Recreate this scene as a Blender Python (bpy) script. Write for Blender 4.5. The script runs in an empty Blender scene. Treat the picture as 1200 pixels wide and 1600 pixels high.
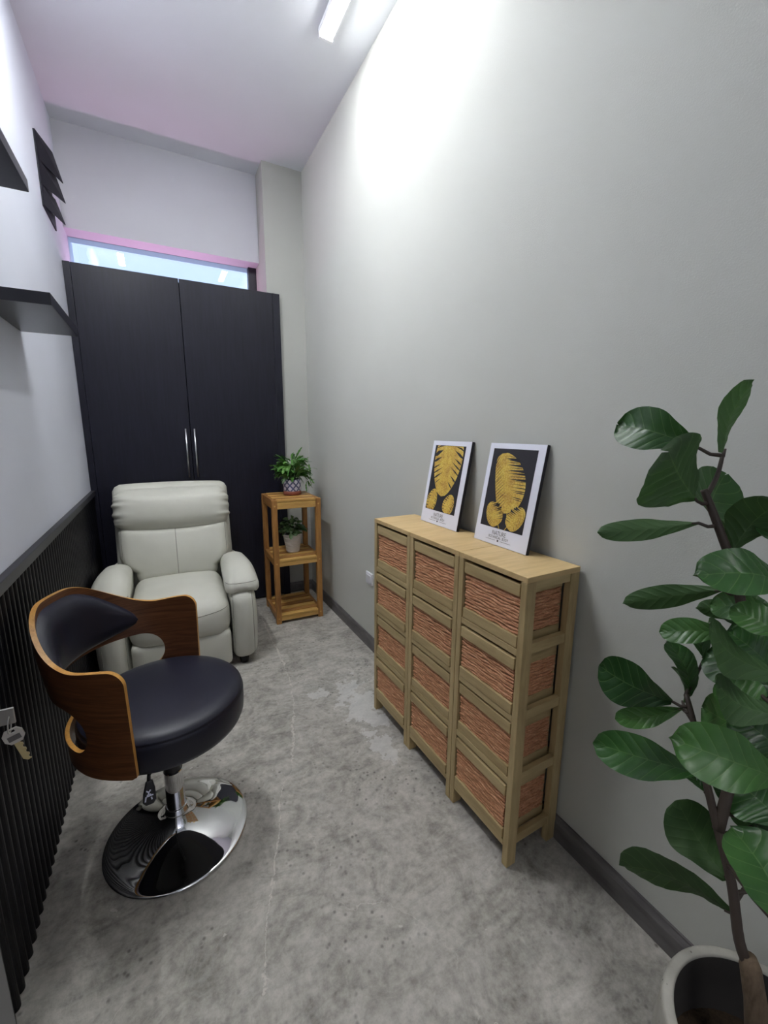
import bpy, bmesh, math, random
from math import sin, cos, pi, radians, atan2, sqrt, hypot
from mathutils import Vector, Matrix
random.seed(7)
S = bpy.context.scene
COL = S.collection

# ------------------------------------------------------------------ camera
cam_d = bpy.data.cameras.new('camera'); cam = bpy.data.objects.new('camera', cam_d); COL.objects.link(cam)
cam_d.sensor_fit = 'HORIZONTAL'; cam_d.sensor_width = 36.0; cam_d.lens = 655.47 / 1200 * 36
cam_d.clip_start = 0.02; cam_d.clip_end = 100
yw, pt, ro = radians(28.06248), radians(10.88474), radians(0.37208)
F = Vector((sin(yw) * cos(pt), cos(yw) * cos(pt), -sin(pt)))
R0 = Vector((cos(yw), -sin(yw), 0)); U0 = R0.cross(F)
RX = R0 * cos(ro) + U0 * sin(ro); UX = U0 * cos(ro) - R0 * sin(ro)
M = Matrix((RX, UX, -F)).transposed().to_4x4(); M.translation = Vector((0, 0, 1.28))
cam.matrix_world = M
S.camera = cam

# ------------------------------------------------------------------ world, exposure, light levels
W = bpy.data.worlds.new('world'); S.world = W; W.use_nodes = True
bg = W.node_tree.nodes['Background']; bg.inputs[0].default_value = (0.53, 0.70, 1.06, 1); bg.inputs[1].default_value = 0.19
S.view_settings.view_transform = 'Standard'; S.view_settings.look = 'None'
S.view_settings.gamma = 1.0; S.view_settings.use_curve_mapping = False
S.view_settings.exposure = 2.82
LAMP_STRENGTH = 18.4
PASSAGE_STRENGTH = 2.2
PINK_STRENGTH = .34

# ------------------------------------------------------------------ node helpers
def mat(name, base=(.5, .5, .5), rough=.6, metal=0.0, spec=0.5):
    m = bpy.data.materials.new(name); m.use_nodes = True
    nt = m.node_tree; b = nt.nodes['Principled BSDF']
    b.inputs['Base Color'].default_value = (*base, 1); b.inputs['Roughness'].default_value = rough
    b.inputs['Metallic'].default_value = metal; b.inputs['Specular IOR Level'].default_value = spec
    return m, nt, b
def N(nt, t, **k):
    n = nt.nodes.new(t)
    for a, v in k.items(): setattr(n, a, v)
    return n
def coords(nt, scale=(1, 1, 1), kind='Object', rot=(0, 0, 0)):
    tc = N(nt, 'ShaderNodeTexCoord'); mp = N(nt, 'ShaderNodeMapping')
    mp.inputs['Scale'].default_value = scale; mp.inputs['Rotation'].default_value = rot
    nt.links.new(tc.outputs[kind], mp.inputs['Vector']); return mp.outputs['Vector']
def noise(nt, vec, scale, detail=4, rough=.5, dist=0):
    n = N(nt, 'ShaderNodeTexNoise'); n.inputs['Scale'].default_value = scale; n.inputs['Detail'].default_value = detail
    n.inputs['Roughness'].default_value = rough; n.inputs['Distortion'].default_value = dist
    nt.links.new(vec, n.inputs['Vector']); return n.outputs['Fac']
def ramp(nt, fac, stops, interp='LINEAR'):
    r = N(nt, 'ShaderNodeValToRGB'); cr = r.color_ramp; cr.interpolation = interp
    while len(cr.elements) < len(stops): cr.elements.new(.5)
    for e, (p, c) in zip(cr.elements, stops):
        e.position = p; e.color = (*c, 1) if len(c) == 3 else c
    nt.links.new(fac, r.inputs[0]); return r.outputs[0]
def mixc(nt, fac, a, b, mode='MIX'):
    m = N(nt, 'ShaderNodeMix', data_type='RGBA', blend_type=mode)
    for s, v in ((m.inputs[0], fac), (m.inputs[6], a), (m.inputs[7], b)):
        if hasattr(v, 'links'): nt.links.new(v, s)
        elif isinstance(v, (int, float)): s.default_value = v
        else: s.default_value = (*v, 1)
    return m.outputs[2]
def math_(nt, op, a, b=None, c=None, clamp=False):
    m = N(nt, 'ShaderNodeMath', operation=op); m.use_clamp = clamp
    for i, v in enumerate((a, b, c)):
        if v is None: continue
        if hasattr(v, 'links'): nt.links.new(v, m.inputs[i])
        else: m.inputs[i].default_value = v
    return m.outputs[0]
def bump(nt, b, h, strength=.2, dist=.002):
    bp = N(nt, 'ShaderNodeBump'); bp.inputs['Strength'].default_value = strength; bp.inputs['Distance'].default_value = dist
    nt.links.new(h, bp.inputs['Height']); nt.links.new(bp.outputs[0], b.inputs['Normal'])

def paint(name, c, rough=.75, bs=.25):
    m, nt, b = mat(name, c, rough, spec=.25)
    v = coords(nt)
    n1 = noise(nt, v, 1.3, 3); n2 = noise(nt, v, 260, 3, .6)
    col = ramp(nt, n1, [(.3, tuple(x * .96 for x in c)), (.7, tuple(min(1, x * 1.03) for x in c))])
    nt.links.new(col, b.inputs['Base Color']); bump(nt, b, n2, bs, .0015); return m
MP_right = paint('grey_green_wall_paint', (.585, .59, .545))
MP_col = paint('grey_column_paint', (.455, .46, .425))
MP_left = paint('cool_white_wall_paint', (.70, .72, .81))
MP_ceil = paint('ceiling_paint', (.775, .79, .83), .85, .1)
MP_back = paint('white_bulkhead_paint', (.62, .62, .66))

def wood(name, c1, c2, scale=14, axis='Z', rough=.5, dark=None, stretch=.12):
    m, nt, b = mat(name, c1, rough, spec=.35)
    sc = {'X': (stretch, 1, 1), 'Y': (1, stretch, 1), 'Z': (1, 1, stretch)}[axis]
    tc = N(nt, 'ShaderNodeTexCoord'); oi = N(nt, 'ShaderNodeObjectInfo')
    add = N(nt, 'ShaderNodeVectorMath', operation='ADD'); cmb = N(nt, 'ShaderNodeCombineXYZ')
    for i in range(3): nt.links.new(math_(nt, 'MULTIPLY', oi.outputs['Random'], 7.0 + 3 * i), cmb.inputs[i])
    nt.links.new(tc.outputs['Object'], add.inputs[0]); nt.links.new(cmb.outputs[0], add.inputs[1])
    mp = N(nt, 'ShaderNodeMapping'); mp.inputs['Scale'].default_value = sc; nt.links.new(add.outputs[0], mp.inputs['Vector'])
    v = mp.outputs[0]
    n1 = noise(nt, v, scale, 5, .6, 1.2); n2 = noise(nt, v, scale * 7, 4, .6)
    stops = [(.30, c2), (.5, c1), (.72, tuple(min(1, x * 1.15) for x in c1))]
    if dark: stops = [(.22, dark)] + stops
    col = ramp(nt, n1, stops)
    col2 = mixc(nt, .35, col, ramp(nt, n2, [(.35, tuple(x * .7 for x in c2)), (.65, c1)]))
    hv = mixc(nt, math_(nt, 'MULTIPLY', oi.outputs['Random'], .18), col2, c2)
    nt.links.new(hv, b.inputs['Base Color']); bump(nt, b, n2, .15, .0006); return m
M_paul = {a: wood('pale_wood_' + a, (.55, .42, .215), (.40, .285, .13), 10, a, .55, (.27, .185, .09)) for a in 'XYZ'}
M_paltop = wood('honey_pale_wood', (.66, .48, .24), (.56, .37, .16), 9, 'Y', .5)
M_acacia = {a: wood('acacia_wood_' + a, (.44, .215, .06), (.19, .07, .022), 13, a, .42, (.09, .032, .013)) for a in 'XYZ'}
M_acacia_l = wood('light_acacia_wood', (.66, .40, .12), (.48, .25, .07), 12, 'X', .42)
M_walnut = wood('walnut_veneer', (.125, .045, .018), (.062, .021, .010), 16, 'Z', .33, stretch=.9)
def _walnut():
    m, nt, b = mat('walnut_veneer_wrapped', (.1, .04, .02), .32, spec=.4)
    v = coords(nt, (2.2, 30, 1), 'UV')
    n1 = noise(nt, v, 2.0, 5, .62, .8); n2 = noise(nt, coords(nt, (6, 160, 1), 'UV'), 2.0, 3)
    col = ramp(nt, n1, [(.28, (.065, .024, .011)), (.5, (.17, .066, .026)), (.75, (.26, .11, .045))])
    nt.links.new(mixc(nt, .3, col, ramp(nt, n2, [(.4, (.05, .018, .008)), (.6, (.19, .075, .03))])), b.inputs['Base Color'])
    return m
M_walnut = _walnut()
M_ply = wood('light_plywood_edge', (.64, .33, .080), (.47, .21, .042), 30, 'Z', .35)

def black_laminate():
    m, nt, b = mat('black_wood_laminate', (.016, .016, .022), .42, spec=.38)
    v = coords(nt, (1, 1, .06)); n = noise(nt, v, 90, 4, .6)
    nt.links.new(ramp(nt, n, [(.3, (.004, .004, .010)), (.7, (.009, .0092, .021))]), b.inputs['Base Color'])
    nt.links.new(math_(nt, 'MULTIPLY_ADD', n, .15, .36), b.inputs['Roughness'])
    bump(nt, b, n, .12, .0008); return m
M_black = black_laminate()
M_blackmatte = mat('matte_black_wood', (.012, .012, .020), .5, spec=.2)[0]
M_slat = mat('black_slat_laminate', (.0055, .0055, .008), .42, spec=.25)[0]
M_railm = mat('charcoal_rail_laminate', (.035, .034, .042), .42)[0]
M_void = mat('black_recess', (.004, .004, .005), .8)[0]
M_silver = mat('brushed_steel', (.62, .62, .64), .3, 1.0)[0]
M_chrome = mat('polished_chrome', (.80, .80, .81), .035, 1.0)[0]
M_blackpl = mat('black_plastic', (.010, .010, .013), .35)[0]
M_whitepl = mat('white_plastic', (.80, .80, .84), .4)[0]
M_whiteink = mat('white_print', (.7, .72, .85), .5)[0]
def leather(name, c, rough, bs, sc=420):
    m, nt, b = mat(name, c, rough, spec=.4)
    v = coords(nt); vo = N(nt, 'ShaderNodeTexVoronoi'); vo.inputs['Scale'].default_value = sc; nt.links.new(v, vo.inputs['Vector'])
    n = noise(nt, v, 5, 3)
    nt.links.new(ramp(nt, n, [(.3, tuple(x * .94 for x in c)), (.7, tuple(min(1, x * 1.05) for x in c))]), b.inputs['Base Color'])
    bump(nt, b, vo.outputs['Distance'], bs, .0006); return m
M_cream = leather('pale_grey_leather', (.60, .595, .525), .48, .25)
M_creamd = leather('pale_grey_piping', (.42, .41, .35), .5, .2)
M_blackl = leather('black_faux_leather', (.0135, .0138, .026), .40, .18, 600)

def floor_mat():
    m, nt, b = mat('worn_concrete', (.2, .2, .19), .6, spec=.35)
    v = coords(nt)
    a = noise(nt, v, 1.7, 7, .6, 1.6); c = noise(nt, v, 6.5, 9, .68, 2.2); d = noise(nt, v, 48, 5, .7); e = noise(nt, coords(nt, (1, 2.2, 1), rot=(0, 0, .5)), 3.2, 8, .66, 3.0)
    col = ramp(nt, a, [(.36, (0.186, 0.169, 0.145)), (.47, (0.356, 0.337, 0.296)), (.60, (0.497, 0.475, 0.424)), (.75, (0.610, 0.588, 0.537))])
    col = mixc(nt, .50, col, ramp(nt, e, [(.36, (0.105, 0.113, 0.096)), (.47, (0.362, 0.339, 0.299)), (.55, (0.486, 0.463, 0.418)), (.70, (0.655, 0.633, 0.576))]))
    col = mixc(nt, .34, col, ramp(nt, c, [(.36, (0.113, 0.104, 0.090)), (.5, (0.418, 0.395, 0.350)), (.66, (0.678, 0.650, 0.599))]))
    col = mixc(nt, .20, col, ramp(nt, d, [(.36, (0.090, 0.085, 0.077)), (.5, (0.418, 0.395, 0.362)), (.64, (0.701, 0.678, 0.633))]))
    # dark pits near the camera
    vo = N(nt, 'ShaderNodeTexVoronoi'); vo.inputs['Scale'].default_value = 42; nt.links.new(v, vo.inputs['Vector'])
    pit = math_(nt, 'MULTIPLY', ramp(nt, vo.outputs['Distance'], [(.08, (1, 1, 1)), (.26, (0, 0, 0))]),
                ramp(nt, noise(nt, v, 4.0, 3), [(.46, (0, 0, 0)), (.60, (1, 1, 1))]))
    col = mixc(nt, math_(nt, 'MULTIPLY', pit, .75), col, (.08, .075, .066))
    # long pale crack running down the room, plus finer side cracks
    sx = N(nt, 'ShaderNodeSeparateXYZ'); nt.links.new(v, sx.inputs[0]); X, Y = sx.outputs[0], sx.outputs[1]
    fc = N(nt, 'ShaderNodeFloatCurve'); cv = fc.mapping.curves[0]
    pts = [(.807, .12), (.939, .158), (1.105, .219), (1.22, .26), (1.296, .278), (1.405, .35), (1.468, .37), (1.572, .405), (1.691, .442), (1.83, .479), (1.998, .507), (2.205, .52), (2.367, .523), (2.597, .529)]
    P = [((y - .5) / 2.5, x) for y, x in pts]
    cv.points[0].location = (0, .06); cv.points[1].location = (1, .55)
    for p in P: cv.points.new(*p)
    fc.mapping.update()
    nt.links.new(math_(nt, 'DIVIDE', math_(nt, 'SUBTRACT', Y, .5), 2.5), fc.inputs['Value'])
    wob = math_(nt, 'MULTIPLY', math_(nt, 'SUBTRACT', noise(nt, v, 16, 6, .7), .5), .060)
    dx = math_(nt, 'ABSOLUTE', math_(nt, 'ADD', math_(nt, 'SUBTRACT', X, fc.outputs[0]), wob))
    wid = math_(nt, 'MULTIPLY_ADD', ramp(nt, noise(nt, v, 11, 3), [(.48, (0, 0, 0)), (.72, (1, 1, 1))]), .008, .0012)
    crk = math_(nt, 'LESS_THAN', dx, wid)
    crk = math_(nt, 'MULTIPLY', crk, math_(nt, 'GREATER_THAN', Y, .78))
    crk = math_(nt, 'MULTIPLY', crk, ramp(nt, noise(nt, v, 60, 3), [(.36, (.1, .1, .1)), (.5, (1, 1, 1))]))
    vc = N(nt, 'ShaderNodeTexVoronoi', feature='DISTANCE_TO_EDGE'); vc.inputs['Scale'].default_value = 1.7
    dv = N(nt, 'ShaderNodeVectorMath', operation='ADD'); nz = N(nt, 'ShaderNodeTexNoise'); nz.inputs['Scale'].default_value = 7; nz.inputs['Detail'].default_value = 6
    nt.links.new(v, nz.inputs['Vector']); sc = N(nt, 'ShaderNodeVectorMath', operation='SCALE'); sc.inputs['Scale'].default_value = .22
    nt.links.new(nz.outputs['Color'], sc.inputs[0]); nt.links.new(v, dv.inputs[0]); nt.links.new(sc.outputs[0], dv.inputs[1]); nt.links.new(dv.outputs[0], vc.inputs['Vector'])
    fine = math_(nt, 'MULTIPLY', math_(nt, 'LESS_THAN', vc.outputs['Distance'], .0022), ramp(nt, noise(nt, v, 3.1, 3), [(.5, (0, 0, 0)), (.6, (1, 1, 1))]))
    col = mixc(nt, math_(nt, 'MULTIPLY', math_(nt, 'MAXIMUM', crk, fine), .55), col, (.70, .66, .60))
    # whitish plaster patch left in front of the cabinets
    def blob(cx, cy, rx, ry, ang=0):
        ux = math_(nt, 'SUBTRACT', X, cx); uy = math_(nt, 'SUBTRACT', Y, cy)
        a_ = math_(nt, 'ADD', math_(nt, 'MULTIPLY', ux, cos(ang)), math_(nt, 'MULTIPLY', uy, sin(ang)))
        b_ = math_(nt, 'SUBTRACT', math_(nt, 'MULTIPLY', uy, cos(ang)), math_(nt, 'MULTIPLY', ux, sin(ang)))
        a_ = math_(nt, 'DIVIDE', a_, rx); b_ = math_(nt, 'DIVIDE', b_, ry)
        return math_(nt, 'SUBTRACT', 1.0, math_(nt, 'ADD', math_(nt, 'MULTIPLY', a_, a_), math_(nt, 'MULTIPLY', b_, b_)))
    bl = math_(nt, 'MAXIMUM', blob(.76, 1.62, .11, .26), blob(.72, 1.38, .055, .13))
    bl = math_(nt, 'MAXIMUM', bl, blob(.60, 1.80, .05, .05))
    bl = math_(nt, 'ADD', bl, math_(nt, 'MULTIPLY', math_(nt, 'SUBTRACT', noise(nt, v, 13, 6, .65), .5), 7.0))
    col = mixc(nt, math_(nt, 'MULTIPLY', ramp(nt, bl, [(.30, (0, 0, 0)), (.42, (1, 1, 1))]), .50), col, (.68, .68, .66))
    # pale paint flecks
    vf = N(nt, 'ShaderNodeTexVoronoi'); vf.inputs['Scale'].default_value = 9; nt.links.new(dv.outputs[0], vf.inputs['Vector'])
    fl = math_(nt, 'LESS_THAN', vf.outputs['Distance'], .045)
    col = mixc(nt, math_(nt, 'MULTIPLY', fl, .55), col, (.66, .63, .59))
    nt.links.new(col, b.inputs['Base Color'])
    nt.links.new(math_(nt, 'MULTIPLY_ADD', c, .3, .42), b.inputs['Roughness'])
    h = math_(nt, 'ADD', math_(nt, 'MULTIPLY', c, .7), math_(nt, 'ADD', math_(nt, 'MULTIPLY', d, .35), math_(nt, 'MULTIPLY', pit, -.4)))
    bump(nt, b, h, .35, .004); return m
M_floor = floor_mat()
M_base = None
def base_mat():
    m, nt, b = mat('grey_stone_skirting', (.13, .12, .12), .5)
    n = noise(nt, coords(nt, (1, .25, 1)), 40, 4)
    nt.links.new(ramp(nt, n, [(.3, (.095, .088, .088)), (.7, (.165, .155, .155))]), b.inputs['Base Color']); return m
M_base = base_mat()
M_doorp = mat('grey_painted_door', (.20, .20, .205), .5)[0]

# ------------------------------------------------------------------ mesh helpers
def link(name, me, m=None, parent=None, smooth=False, bevel=0, seg=2):
    o = bpy.data.objects.new(name, me); COL.objects.link(o)
    if m is not None:
        if isinstance(m, (list, tuple)):
            for q in m: me.materials.append(q)
        else: me.materials.append(m)
    if smooth:
        me.polygons.foreach_set('use_smooth', [True] * len(me.polygons))
    if bevel:
        bm_ = o.modifiers.new('bevel', 'BEVEL'); bm_.width = bevel; bm_.segments = seg; bm_.limit_method = 'ANGLE'; bm_.angle_limit = radians(40)
    if parent is not None: o.parent = parent
    return o
class MB:
    def __init__(s): s.v = []; s.f = []; s.mi = []; s.uv = None
    def add(s, vs, fs, mi=0):
        k = len(s.v); s.v += [tuple(x) for x in vs]; s.f += [tuple(i + k for i in f) for f in fs]; s.mi += [mi] * len(fs); return s
    def box(s, x0, x1, y0, y1, z0, z1, mi=0, mtx=None):
        vs = [Vector((x, y, z)) for z in (z0, z1) for y in (y0, y1) for x in (x0, x1)]
        if mtx is not None: vs = [mtx @ p for p in vs]
        return s.add(vs, [(0, 2, 3, 1), (4, 5, 7, 6), (0, 1, 5, 4), (2, 6, 7, 3), (0, 4, 6, 2), (1, 3, 7, 5)], mi)
    def lathe(s, prof, n=48, c=(0, 0, 0), mi=0, cap=True):
        k = []; fs = []
        for r, z in prof:
            for i in range(n):
                a = 2 * pi * i / n; k.append((c[0] + r * cos(a), c[1] + r * sin(a), c[2] + z))
        for j in range(len(prof) - 1):
            for i in range(n):
                fs.append((j * n + i, j * n + (i + 1) % n, (j + 1) * n + (i + 1) % n, (j + 1) * n + i))
        if cap:
            fs.append(tuple(range(n))[::-1]); fs.append(tuple((len(prof) - 1) * n + i for i in range(n)))
        return s.add(k, fs, mi)
    def tube(s, pts, rad, n=8, mi=0, cap=True):
        pts = [Vector(p) for p in pts]; rads = rad if isinstance(rad, (list, tuple)) else [rad] * len(pts)
        vs = []; fs = []; up = None
        for i, p in enumerate(pts):
            t = (pts[min(i + 1, len(pts) - 1)] - pts[max(i - 1, 0)]).normalized()
            if up is None: up = Vector((0, 0, 1)) if abs(t.z) < .9 else Vector((1, 0, 0))
            a = t.cross(up).normalized(); b = a.cross(t).normalized(); up = b
            for k in range(n):
                an = 2 * pi * k / n; vs.append(p + (a * cos(an) + b * sin(an)) * rads[i])
        for j in range(len(pts) - 1):
            for i in range(n): fs.append((j * n + i, j * n + (i + 1) % n, (j + 1) * n + (i + 1) % n, (j + 1) * n + i))
        if cap: fs.append(tuple(range(n))[::-1]); fs.append(tuple((len(pts) - 1) * n + i for i in range(n)))
        return s.add(vs, fs, mi)
    def prism(s, poly, z0, z1, mi=0, mtx=None):
        n = len(poly); vs = [Vector((x, y, z0)) for x, y in poly] + [Vector((x, y, z1)) for x, y in poly]
        if mtx is not None: vs = [mtx @ p for p in vs]
        return s.add(vs, [tuple(range(n))[::-1], tuple(range(n, 2 * n))] + [(i, (i + 1) % n, n + (i + 1) % n, n + i) for i in range(n)], mi)
    def mesh(s, name):
        me = bpy.data.meshes.new(name); me.from_pydata(s.v, [], s.f); me.update()
        for p, i in zip(me.polygons, s.mi): p.material_index = i
        bm = bmesh.new(); bm.from_mesh(me); bmesh.ops.recalc_face_normals(bm, faces=bm.faces[:]); bm.to_mesh(me); bm.free()
        return me
    def build(s, name, m, parent=None, smooth=False, bevel=0, seg=2):
        return link(name, s.mesh(name), m, parent, smooth, bevel, seg)
def bx(name, m, x0, x1, y0, y1, z0, z1, parent=None, bevel=0):
    return MB().box(x0, x1, y0, y1, z0, z1).build(name, m, parent, bevel=bevel)
def empty(name, loc=(0, 0, 0), rz=0):
    o = bpy.data.objects.new(name, None); COL.objects.link(o); o.location = loc; o.rotation_euler = (0, 0, rz); o.empty_display_size = .05; return o
def tag(o, label=None, cat=None, group=None, kind=None):
    if label: o['label'] = label
    if cat: o['category'] = cat
    if group: o['group'] = group
    if kind: o['kind'] = kind
    return o
def smooth_by_angle(o, ang=35):
    me = o.data; me.polygons.foreach_set('use_smooth', [True] * len(me.polygons))
    try: me.set_sharp_from_angle(angle=radians(ang))
    except Exception: pass
def rbox(name, size, m, parent=None, loc=(0, 0, 0), rot=(0, 0, 0), r=.04, puff=(0, 0, 0), n=14, fn=None):
    """upholstered block: rounded box with puffed faces; fn(p, unit) may move points"""
    w, d, h = (s / 2 for s in size); bm = bmesh.new(); bmesh.ops.create_cube(bm, size=2)
    bmesh.ops.subdivide_edges(bm, edges=bm.edges[:], cuts=n, use_grid_fill=True)
    rr = min(r, w * .98, d * .98, h * .98)
    for v in bm.verts:
        q = v.co.copy()
        # spread samples so the rounding gets enough of them
        u = [math.copysign(abs(c) ** .8, c) for c in q]
        p = Vector((u[0] * w, u[1] * d, u[2] * h))
        c = Vector((max(-w + rr, min(w - rr, p.x)), max(-d + rr, min(d - rr, p.y)), max(-h + rr, min(h - rr, p.z))))
        k = p - c
        if k.length > 1e-9:
            s_ = max(abs(k.x), abs(k.y), abs(k.z)); p = c + k.normalized() * (s_ if s_ < rr else rr)
        ux, uy, uz = p.x / w, p.y / d, p.z / h
        f = lambda t: max(0, 1 - t * t)
        p.x += ux * puff[0] * f(uy) * f(uz); p.y += uy * puff[1] * f(ux) * f(uz); p.z += uz * puff[2] * f(ux) * f(uy)
        if fn: p = fn(p, Vector((ux, uy, uz)))
        v.co = p
    me = bpy.data.meshes.new(name); bm.to_mesh(me); bm.free()
    o = link(name, me, m, parent, True); o.location = loc; o.rotation_euler = rot
    return o

# ------------------------------------------------------------------ room shell
R, L, ZC = 1.031, -0.396, 3.039
YD, YCOL, YB, YG = 3.155, 3.185, 3.378, 3.52     # closet front, column front, bulkhead, window glass
YF = -1.7
def st(o): return tag(o, kind='structure')
st(bx('floor', M_floor, L - .1, R + .1, YF - .1, 3.7, -.1, 0))
st(bx('ceiling', MP_ceil, L - .1, R + .1, YF - .1, 3.7, ZC, ZC + .1))
wl = st(bx('wall_left', MP_left, L - .1, L, YF, 3.7, 0, ZC))
wr = st(bx('wall_right', MP_right, R, R + .1, YF, 3.7, 0, ZC))
# back wall: bulkhead over the window, wall behind the closet, column at the right
XC = .758
bk = MB().box(L, XC, YB, YG + .10, 2.474, ZC)
bk.box(L, XC, YG - .01, YG + .10, 0, 2.14)
st(bk.build('wall_back', MP_back))
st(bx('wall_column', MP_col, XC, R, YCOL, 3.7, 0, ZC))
# front wall with the doorway the camera stands in, and the passage end behind it
fw = MB().box(L, -.30, -.42, -.30, 0, ZC).box(.62, R, -.42, -.30, 0, ZC).box(-.30, .62, -.42, -.30, 2.12, ZC)
st(fw.build('wall_front', MP_left))
st(bx('wall_passage', MP_left, L, R, YF - .1, YF, 0, ZC))
# skirting
def skirting(name, pts):
    prof = [(0, 0), (.013, 0), (.013, .060), (.010, .068), (.006, .074), (.006, .079), (0, .079)]
    mb = MB(); (x0, y0), (x1, y1), nrm = pts
    n = len(prof); vs = []
    for (x, y) in ((x0, y0), (x1, y1)):
        for a, z in prof: vs.append((x + nrm[0] * a, y + nrm[1] * a, z))
    mb.add(vs, [tuple(range(n)), tuple(range(n, 2 * n))] + [(i, (i + 1) % n, n + (i + 1) % n, n + i) for i in range(n)])
    st(mb.build(name, M_base))
skirting('baseboard_right', ((R, -.30), (R, YCOL), (-1, 0)))
skirting('baseboard_back', ((.842, YCOL), (R - .013, YCOL), (0, -1)))

# window over the closet: frame, pane, and a pink light strip lying on the closet top
win = empty('window_1', (0, 0, 0)); st(win)
M_frame = mat('dark_window_frame', (.02, .02, .028), .45)[0]
fr = MB().box(.700, XC, YG - .03, YG + .02, 2.14, 2.474)
fr.box(L, XC, YG - .012, YG + .02, 2.14, 2.160)
fr.build('window_frame', M_frame, win)
gl, nt, b = mat('window_glass', (1, 1, 1), 0)
nt.nodes.remove(b); o_ = nt.nodes['Material Output']; tr = N(nt, 'ShaderNodeBsdfTransparent'); gs = N(nt, 'ShaderNodeBsdfGlossy'); gs.inputs['Roughness'].default_value = 0.0
fz = N(nt, 'ShaderNodeFresnel'); fz.inputs['IOR'].default_value = 1.5; mx = N(nt, 'ShaderNodeMixShader')
nt.links.new(fz.outputs[0], mx.inputs[0]); nt.links.new(tr.outputs[0], mx.inputs[1]); nt.links.new(gs.outputs[0], mx.inputs[2]); nt.links.new(mx.outputs[0], o_.inputs['Surface'])
bx('pane', gl, L, .700, YG, YG + .006, 2.160, 2.474, win)

def emis(name, c, s):
    m, nt, b = mat(name, c, .5); b.inputs['Emission Color'].default_value = (*c, 1); b.inputs['Emission Strength'].default_value = s; return m
strip = empty('light_strip', (.18, 3.462, 2.1405)); tag(strip, 'pink glowing light strip tucked behind the closet top under the window', 'light')
bx('strip_channel', M_blackmatte, -.55, .50, -.012, .012, 0, .006, strip)
bx('strip_diffuser', emis('pink_led', (1.0, .50, .84), PINK_STRENGTH * 14), -.54, .49, -.008, .008, .006, .012, strip)

# ceiling battens
M_lampw = mat('white_lamp_housing', (.8, .8, .82), .4)[0]
M_led = emis('cool_white_led', (.97, .995, 1.0), LAMP_STRENGTH * .58); M_led2 = emis('bright_cool_white_led', (.97, .995, 1.0), LAMP_STRENGTH * 1.40)
def batten(x, y0, y1, label, led):
    t = empty('ceiling_light', (x, (y0 + y1) / 2, ZC)); tag(t, label, 'ceiling light', 'batten lights on the ceiling')
    h = (y1 - y0) / 2
    hs = MB().box(-.034, .034, -h, h, -.018, 0).box(-.034, -.027, -h, h, -.025, -.018).box(.027, .034, -h, h, -.025, -.018); hs.build('lamp_housing', M_lampw, t, bevel=.002)
    # rounded diffuser
    pr = [(-.026, -.020)] + [(.026 * sin(a), -.028 - .007 * cos(a)) for a in [radians(q) for q in range(-90, 91, 20)]] + [(.026, -.020)]
    n = len(pr); vs = [(a, yy, z) for yy in (-h + .008, h - .008) for a, z in pr]
    MB().add(vs, [tuple(range(n)), tuple(range(n, 2 * n))] + [(i, (i + 1) % n, n + (i + 1) % n, n + i) for i in range(n)]).build('diffuser', led, t)
    for s in (-1, 1): bx('end_cap', M_lampw, -.032, .032, s * h - .008, s * h + .008, -.037, 0, t, bevel=.003)
batten(.815, 1.37, 2.115, 'white batten light on the ceiling along the grey right wall', M_led)
batten(-.18, 1.37, 2.115, 'white batten light on the ceiling toward the left wall', M_led2)

pl_ = empty('ceiling_light', (.16, -1.05, ZC)); tag(pl_, 'square ceiling light in the passage outside the doorway', 'ceiling light')
bx('lamp_housing', M_lampw, -.32, .32, -.32, .32, -.03, 0, pl_, bevel=.003); bx('diffuser', emis('passage_led', (1, .98, .95), PASSAGE_STRENGTH), -.30, .30, -.30, .30, -.036, -.029, pl_)

# left wall panelling: black backing, vertical half-round slats, cap rail
sb_ = st(bx('trim_2', M_void, L, L + .005, -.30, YD, 0, .873))
sp = [(.005, -.0135)] + [(.005 + .012 * cos(a), .0135 * sin(a)) for a in [radians(q) for q in range(-70, 71, 20)]] + [(.005, .0135)]
n = len(sp); vs = [(L + a, yy, z) for z in (0, .873) for a, yy in sp]
slat_me = MB().add(vs, [tuple(range(n))[::-1], tuple(range(n, 2 * n))] + [(i, (i + 1) % n, n + (i + 1) % n, n + i) for i in range(n)]).mesh('slat')
slat_me.materials.append(M_slat)
smy = .22
while smy < YD - .02:
    o = bpy.data.objects.new('slat', slat_me); COL.objects.link(o); o.location = (0, smy, 0); o.parent = sb_; smy += .0363
st(bx('trim_1', M_railm, L, L + .022, -.30, YD, .873, .904, bevel=.002))

# ------------------------------------------------------------------ closet
cl = empty('closet', (0, 0, 0)); tag(cl, 'tall black two-door closet filling the end of the room', 'closet')
XK = .838; ZK = 2.22
MB().box(L + .001, L + .035, YD, YG - .09, 0, ZK).box(XK - .05, XK, YD, YCOL - .001, 0, ZK).box(XK - .085, XC - .001, YD, YG - .09, 0, ZK) \
    .box(L + .035, XK - .085, YD + .022, YG - .09, ZK - .10, ZK - .081).box(L + .035, XK - .085, YD + .03, YD + .05, 0, ZK - .015).build('closet_carcass', M_black, cl)
def cdoor(x0, x1, hx):
    d = MB().box(x0, x1, YD - .004, YD + .016, .012, ZK - .002).build('closet_door', M_black, cl, bevel=.0012)
    h = MB().tube([(hx, YD - .038, .966), (hx, YD - .038, 1.289)], .0055, 12)
    for z in (1.0, 1.255): h.tube([(hx, YD - .005, z), (hx, YD - .038, z)], .004, 8)
    o = h.build('door_handle', M_silver, d, True); tag(o, 'thin steel bar handle')
    return d
cdoor(L + .037, .197, .168); cdoor(.201, XK - .052, .222)

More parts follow.
